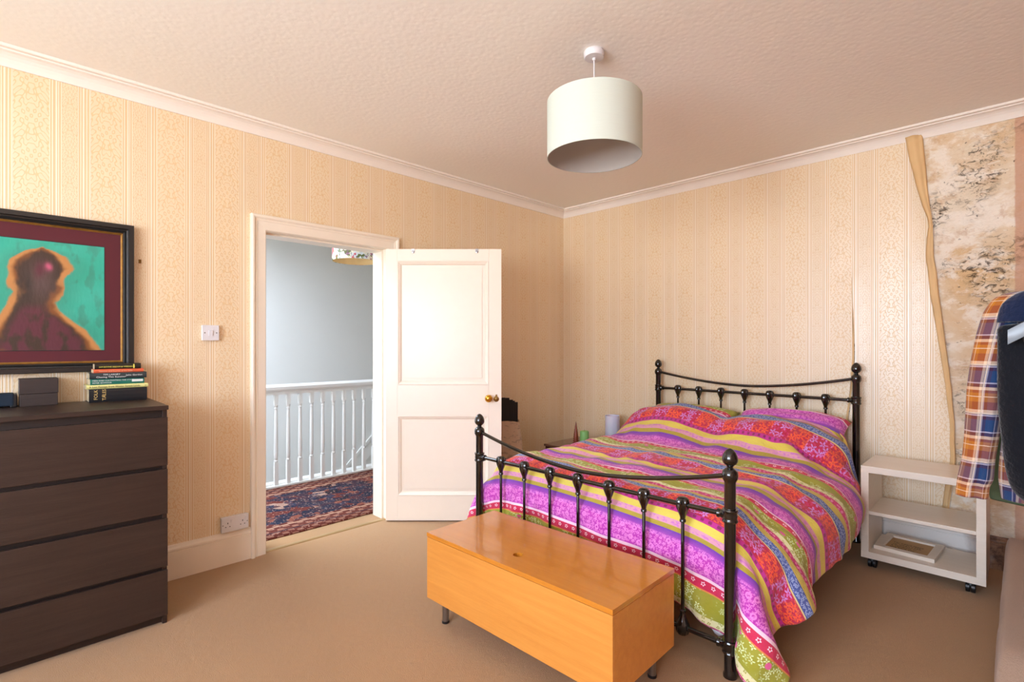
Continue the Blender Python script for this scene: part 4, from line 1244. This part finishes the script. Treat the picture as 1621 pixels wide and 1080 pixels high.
# picture frame lying on the lowest shelf
pf = thing('picture_frame', 'white-framed tan print lying flat on the bottom shelf of the trolley', 'picture frame', (2.700, -.448, cz0 + tk + .0005), -.065)
FW, FD = .278, .300
fm = [(0, 0), (0, .018), (.002, .020), (.038, .020), (.040, .016), (.040, 0)]
MB().sweep([((0, 0, 0), (1, 1, 0), Z), ((FW, 0, 0), (-1, 1, 0), Z), ((FW, FD, 0), (-1, -1, 0), Z), ((0, FD, 0), (1, -1, 0), Z), ((0, 0, 0), (1, 1, 0), Z)], fm, True).build('frame', M_CART, pf)
pr = MB().box(.02, FW - .02, .02, FD - .02, .002, .010).build('print', plain('tan print', '#b4894e', .4, .5, var=.2, scale=14), pf)
MB().box(.012, FW - .012, .012, FD - .012, .0, .002).build('backing', M_CART, pf)
for i, ln_ in enumerate(('My heart leaps', 'up when I see', 'a rainbow in', 'the blue sky')):
    text('print_text', ln_, .024, frame_mat((.060, .165 - i * .030, .0102), (1, 0, 0), (0, 1, 0)), M_TBLK, pf)

# ================================================================= BLANKET-COVERED BENCH (right edge)
def cover_block():
    r = thing('bench', 'low bench covered by a brown fleece blanket at the right edge', 'bench', (3.255, -1.75, 0))
    nx, ny = 26, 44; v = []; f = []
    # profile along y: from far end on top to the near end, then down to the floor, slightly sloping out
    prof = [(1.42, .285), (1.2, .29), (.9, .292), (.6, .288), (.3, .294), (.12, .292), (.04, .285), (.005, .262), (-.015, .21), (-.045, .13), (-.065, .06), (-.085, .012)]
    import bisect
    ss = [0]
    for a, b_ in zip(prof, prof[1:]): ss.append(ss[-1] + math.dist(a, b_))
    def at(t):
        s_ = t * ss[-1]; i = min(len(ss) - 2, bisect.bisect_right(ss, s_) - 1); q = (s_ - ss[i]) / (ss[i + 1] - ss[i])
        return [prof[i][k] + (prof[i + 1][k] - prof[i][k]) * q for k in (0, 1)]
    xp = [(-.012, None), (.0, .10), (.012, .02), (.05, .0), (.9, 0.)]
    for j in range(ny + 1):
        y, z = at(j / ny)
        for i in range(nx + 1):
            if i == 0: x, dz = -.004, -min(z, .285)+.006
            elif i == 1: x, dz = -.006, -z * .5
            elif i == 2: x, dz = .000, -.03
            elif i == 3: x, dz = .012, -.006
            else: x, dz = .03 + .85 * (i - 4) / (nx - 4), 0
            w_ = noise.noise(Vector((x * 5, y * 4, 1)))
            edge = .006 * noise.noise(Vector((0, y * 14, 3))) + .003 * noise.noise(Vector((0, y * 40, 5)))
            fold = .02 * max(0, noise.noise(Vector((x * 3 + y * 1.5, y * 3.2, 9))))
            v.append((x + edge * (1 if i < 5 else 0), y + .012 * noise.noise(Vector((x * 7, z * 9, 4))) * (1 if z < .27 else .2), max(.004, z + dz + (.006 * w_ + fold) * (1 if z > .25 and i > 2 else 0))))
    for j in range(ny):
        for i in range(nx): b_ = j * (nx + 1) + i; f.append((b_, b_ + 1, b_ + nx + 2, b_ + nx + 1))
    o = mesh_obj('blanket', v, f, M_FLEECE, r, True)
    bm = bmesh.new(); bm.from_mesh(o.data); bmesh.ops.recalc_face_normals(bm, faces=bm.faces)
    if sum(q.normal.z for q in bm.faces) < 0: bmesh.ops.reverse_faces(bm, faces=bm.faces)
    bm.to_mesh(o.data); bm.free()
    sb = o.modifiers.new('sub', 'SUBSURF'); sb.levels = 1; sb.render_levels = 1
    return r
bn = cover_block()
MB().box(.035, .855, .05, 1.39, .22, .262).build('seat', M_MAHOG, bn)
for x in (.075, .815):
    for y in (.11, 1.33): MB().box(x - .025, x + .025, y - .025, y + .025, 0, .22).build('leg', M_MAHOG, bn)

# ================================================================= CLOTHES ON A RAIL (right edge)
RX = 3.475
rl = thing('clothes_rail', 'dark metal clothes rail holding the hanging garments at the right edge', 'clothes rail', (RX, -1.4, 0))
RZ = 1.655
MB().tube([(0, -1.2, RZ), (0, 1.25, RZ)], .0125, 14).build('rail', M_BLACKP, rl, True)
for y in (-1.15, 1.2):
    MB().tube([(0, y, .02), (0, y, RZ)], .0125, 12).tube([(-.0 if y > 0 else -.1, y, .015), (.28, y, .015)], .012, 10).build('stand', M_BLACKP, rl, True)
def plaid_mat():
    t = NT('plaid flannel', .9, .2, sheen=.2)
    uv = t.n('ShaderNodeUVMap'); uv.uv_map = 'UVMap'; s = t.sep(uv.outputs[0])
    def stripes(h, P, st):
        q = t.math('FRACT', t.math('DIVIDE', h, P)); return t.ramp(q, st, 'CONSTANT')
    st = [(0, '#22406c'), (.20, '#46243c'), (.27, '#c8c0d0'), (.30, '#22406c'), (.34, '#e8c8a8'), (.40, '#9a5028'), (.56, '#c07820'), (.74, '#9a5028'), (.80, '#e8c8a8'), (.86, '#46243c'), (.93, '#c8c0d0'), (.96, '#22406c')]
    a = stripes(s[0], .14, st); b_ = stripes(s[1], .16, st)
    c = t.mix(.42, b_, a)
    la = stripes(s[0], 0.14, [(0, '#000000'), (.30, '#ffffff'), (.335, '#000000'), (.66, '#ffffff'), (.675, '#000000')])
    lb = stripes(s[1], 0.16, [(0, '#000000'), (.31, '#ffffff'), (.34, '#000000'), (.66, '#ffffff'), (.675, '#000000')])
    c = t.mix(t.math('MULTIPLY', t.math('MAXIMUM', la, lb), .65), c, '#ecd8c0')
    w_ = t.noise(t.comb(s[0], s[1], 0), 300, 2)
    t.set('Base Color', t.mix(t.math('MULTIPLY', w_, .15), c, '#201820'))
    t.bump(w_, .001)
    return t.m
M_PLAID = plaid_mat()
def tube_cloth(name, rows, mat, parent, n=28, uvs=1.0, fold=.012, seed=0, y0=0.0, close_top=True, sub=1, skew=0.0):
    """rows: (cx, cy, z, half width x, half depth y) from top to bottom, local to the parent"""
    v = []; f = []; uv = []; ln = 0; k = len(rows)
    # refine rows
    rr = []
    for (a, b_) in zip(rows, rows[1:]):
        m_ = max(1, int(abs(a[2] - b_[2]) / .022))
        for q in range(m_):
            t_ = q / m_; rr.append([a[i] + (b_[i] - a[i]) * t_ for i in range(5)])
    rr.append(list(rows[-1])); k = len(rr)
    for j, (cx_, cy_, z, hw_, hd_) in enumerate(rr):
        t_ = j / (k - 1)
        for i in range(n):
            a = 2 * PI * i / n; c, s_ = math.cos(a), math.sin(a)
            fo = fold * noise.noise(Vector((c * 2.2 + seed, s_ * 2.2, z * 5 + seed))) + fold * .7 * math.sin(a * 5 + seed + z * 6) * t_
            x = cx_ + (hw_ + fo * .5) * c; y = cy_ + (hd_ * (abs(s_) ** .8) * math.copysign(1, s_)) + fo * (1 if abs(c) < .9 else .3)
            v.append((x, y, z + skew * (x - cx_)))
            uv.append(((a if a <= PI else 2 * PI - a) * (hw_ if hw_ > .08 else .08) * .7 + seed * .03, z + .25 * (cx_ if abs(cx_) > .15 else 0)))
    for j in range(k - 1):
        for i in range(n): i2 = (i + 1) % n; f.append((j * n + i, j * n + i2, (j + 1) * n + i2, (j + 1) * n + i))
    if close_top: f.append(tuple(range(n)))
    o = mesh_obj(name, v, f, mat, parent, True)
    ul = o.data.uv_layers.new(name='UVMap')
    for lp in o.data.loops: ul.data[lp.index].uv = uv[lp.vertex_index]
    bm = bmesh.new(); bm.from_mesh(o.data); bmesh.ops.recalc_face_normals(bm, faces=bm.faces); bm.to_mesh(o.data); bm.free()
    s_ = o.modifiers.new('thick', 'SOLIDIFY'); s_.thickness = .0025; s_.offset = -1
    if sub: q = o.modifiers.new('sub', 'SUBSURF'); q.levels = 1; q.render_levels = 1
    return o
def hanger(y, zsh, half, mat, label, hook_top=RZ + .014, drop=.07):
    h = thing('clothes_hanger', label, 'hanger', (RX, y, zsh), 0, 'hangers on the clothes rail')
    pts = []
    for i in range(25):
        t_ = -1 + i / 12
        pts.append((t_ * half, 0, .03 - drop * abs(t_) ** 1.3))
    m = MB()
    m.tube(pts, [.006 + .006 * abs(-1 + i / 12) for i in range(25)], 12)
    m.build('shoulder_bar', mat, h, True)
    ztop = hook_top - zsh
    hk = [(0, 0, .03), (0, 0, ztop - .045)] + [(.0157 * math.sin(a), 0, ztop - .0157 - .0157 * math.cos(a)) for a in [PI * q / 8 for q in range(1, 13)]]
    MB().tube(hk, .0018, 8).build('hook', M_STEEL, h, True)
    return h
hanger(-1.80, 1.455, .17, M_BLACKP, 'black hanger inside the plaid shirt')
hanger(-1.905, 1.445, .16, M_BLACKP, 'black hanger inside the navy fleece')
# grey hanger with lowered arms, in front of the fleece
gh = thing('clothes_hanger', 'empty grey plastic hanger in front of the navy fleece', 'hanger', (RX, -1.985, 1.428), 0, 'hangers on the clothes rail')
pts = []
for i in range(25):
    t_ = -1 + i / 12
    pts.append((t_ * .186, 0, .0 - .112 * abs(t_) ** 1.15))
M_GREYP = plain('pale grey plastic', '#7e8890', .3, .5, var=.03)
prof = [(-.010, -.022), (.010, -.022), (.014, .0), (.010, .020), (-.010, .020), (-.014, 0)]
MB().sweep([(p, (0, 1, 0), (0, 0, 1)) for p in pts], prof, True).build('shoulder_bar', M_GREYP, gh, True)
MB().tube([(-.155, 0, -.098), (-.15, 0, -.128), (0, 0, -.132), (.15, 0, -.128), (.155, 0, -.098)], .005, 10).build('trouser_bar', M_BLACKP, gh, True)
MB().tube([(0, 0, 0), (0, 0, RZ + .014 - 1.428 - .045)] + [(.0157 * math.sin(a), 0, RZ + .014 - 1.428 - .0157 - .0157 * math.cos(a)) for a in [PI * q / 8 for q in range(1, 13)]], .002, 8).build('hook', M_STEEL, gh, True)

shirt = thing('shirt', 'orange, blue and white plaid flannel shirt hanging behind the navy fleece', 'shirt', (RX, -1.80, 0))
tube_cloth('body', [(0, 0, 1.492, .055, .03), (0, 0, 1.478, .12, .032), (0, 0, 1.456, .165, .034), (0, 0, 1.40, .185, .036), (0, 0, 1.2, .195, .038), (0, 0, 1.0, .205, .040), (0, 0, .86, .212, .040), (0, 0, .80, .205, .038)], M_PLAID, shirt, 36, seed=1)
for sd in (-1, 1):
    sl = tube_cloth('sleeve', [(sd * .150, 0, 1.462, .03, .03), (sd * .178, 0, 1.448, .042, .038), (sd * .196, -.002, 1.40, .050, .042), (sd * .210, -.004, 1.33, .053, .042), (sd * .226, -.006, 1.24, .052, .042), (sd * .240, -.008, 1.15, .047, .040), (sd * .244, -.010, 1.08, .044, .038), (sd * .250, -.010, 1.0, .042, .036), (sd * .258, -.010, .92, .040, .034), (sd * .266, -.010, .855, .044, .030), (sd * .272, -.010, .84, .040, .026), (sd * .276, -.010, .794, .041, .024)], M_PLAID, shirt, 24, seed=4 + sd, fold=.010, close_top=True)
fl_ = thing('fleece_jacket', 'navy and charcoal sleeveless fleece hanging in front of the plaid shirt', 'gilet', (RX, -1.905, 0))
M_FLN = plain('navy fleece', '#17223e', .95, .1, var=.25, scale=60, bump=.004, bscale=90, sheen=.4)
M_FLC = plain('charcoal fleece', '#12151c', .95, .1, var=.25, scale=60, bump=.004, bscale=90, sheen=.3)
tube_cloth('yoke', [(0, 0, 1.485, .05, .028), (0, 0, 1.470, .12, .03), (0, 0, 1.446, .176, .032), (0, 0, 1.418, .203, .033), (0, 0, 1.36, .213, .034)], M_FLN, fl_, 36, seed=3, fold=.005)
tube_cloth('body', [(0, 0, 1.362, .213, .034), (0, 0, 1.25, .213, .038), (0, 0, 1.1, .210, .040), (0, 0, 1.0, .202, .040), (0, 0, .92, .192, .040), (0, 0, .86, .180, .038), (0, 0, .83, .160, .036), (0, 0, .815, .13, .032)], M_FLC, fl_, 40, seed=6, fold=.006)
gr = thing('green_top', 'olive green garment showing below the plaid shirt hem', 'garment', (RX, -1.640, 0))
tube_cloth('body', [(0, 0, 1.47, .06, .03), (0, 0, 1.43, .18, .034), (0, 0, 1.3, .205, .038), (0, 0, .95, .235, .04), (0, 0, .78, .244, .04), (0, 0, .748, .240, .038)], plain('olive green cotton', '#4e5c44', .9, .2, var=.12, bump=.003, bscale=40), gr, 32, seed=9, fold=.010, skew=-.05)
hanger(-1.640, 1.43, .16, M_BLACKP, 'black hanger inside the olive green garment')
wt = thing('white_top', 'white garment hem between the plaid shirt and the olive green garment', 'garment', (RX, -1.712, 0))
tube_cloth('body', [(0, 0, 1.47, .06, .02), (0, 0, 1.43, .16, .022), (0, 0, 1.3, .185, .024), (0, 0, .95, .20, .024), (0, 0, .80, .205, .024), (0, 0, .770, .200, .022)], plain('white cotton', '#dcd8d2', .9, .2, var=.05, bump=.003, bscale=40), wt, 32, seed=12, fold=.008, skew=-.05)
hanger(-1.712, 1.435, .15, M_BLACKP, 'black hanger inside the white garment')
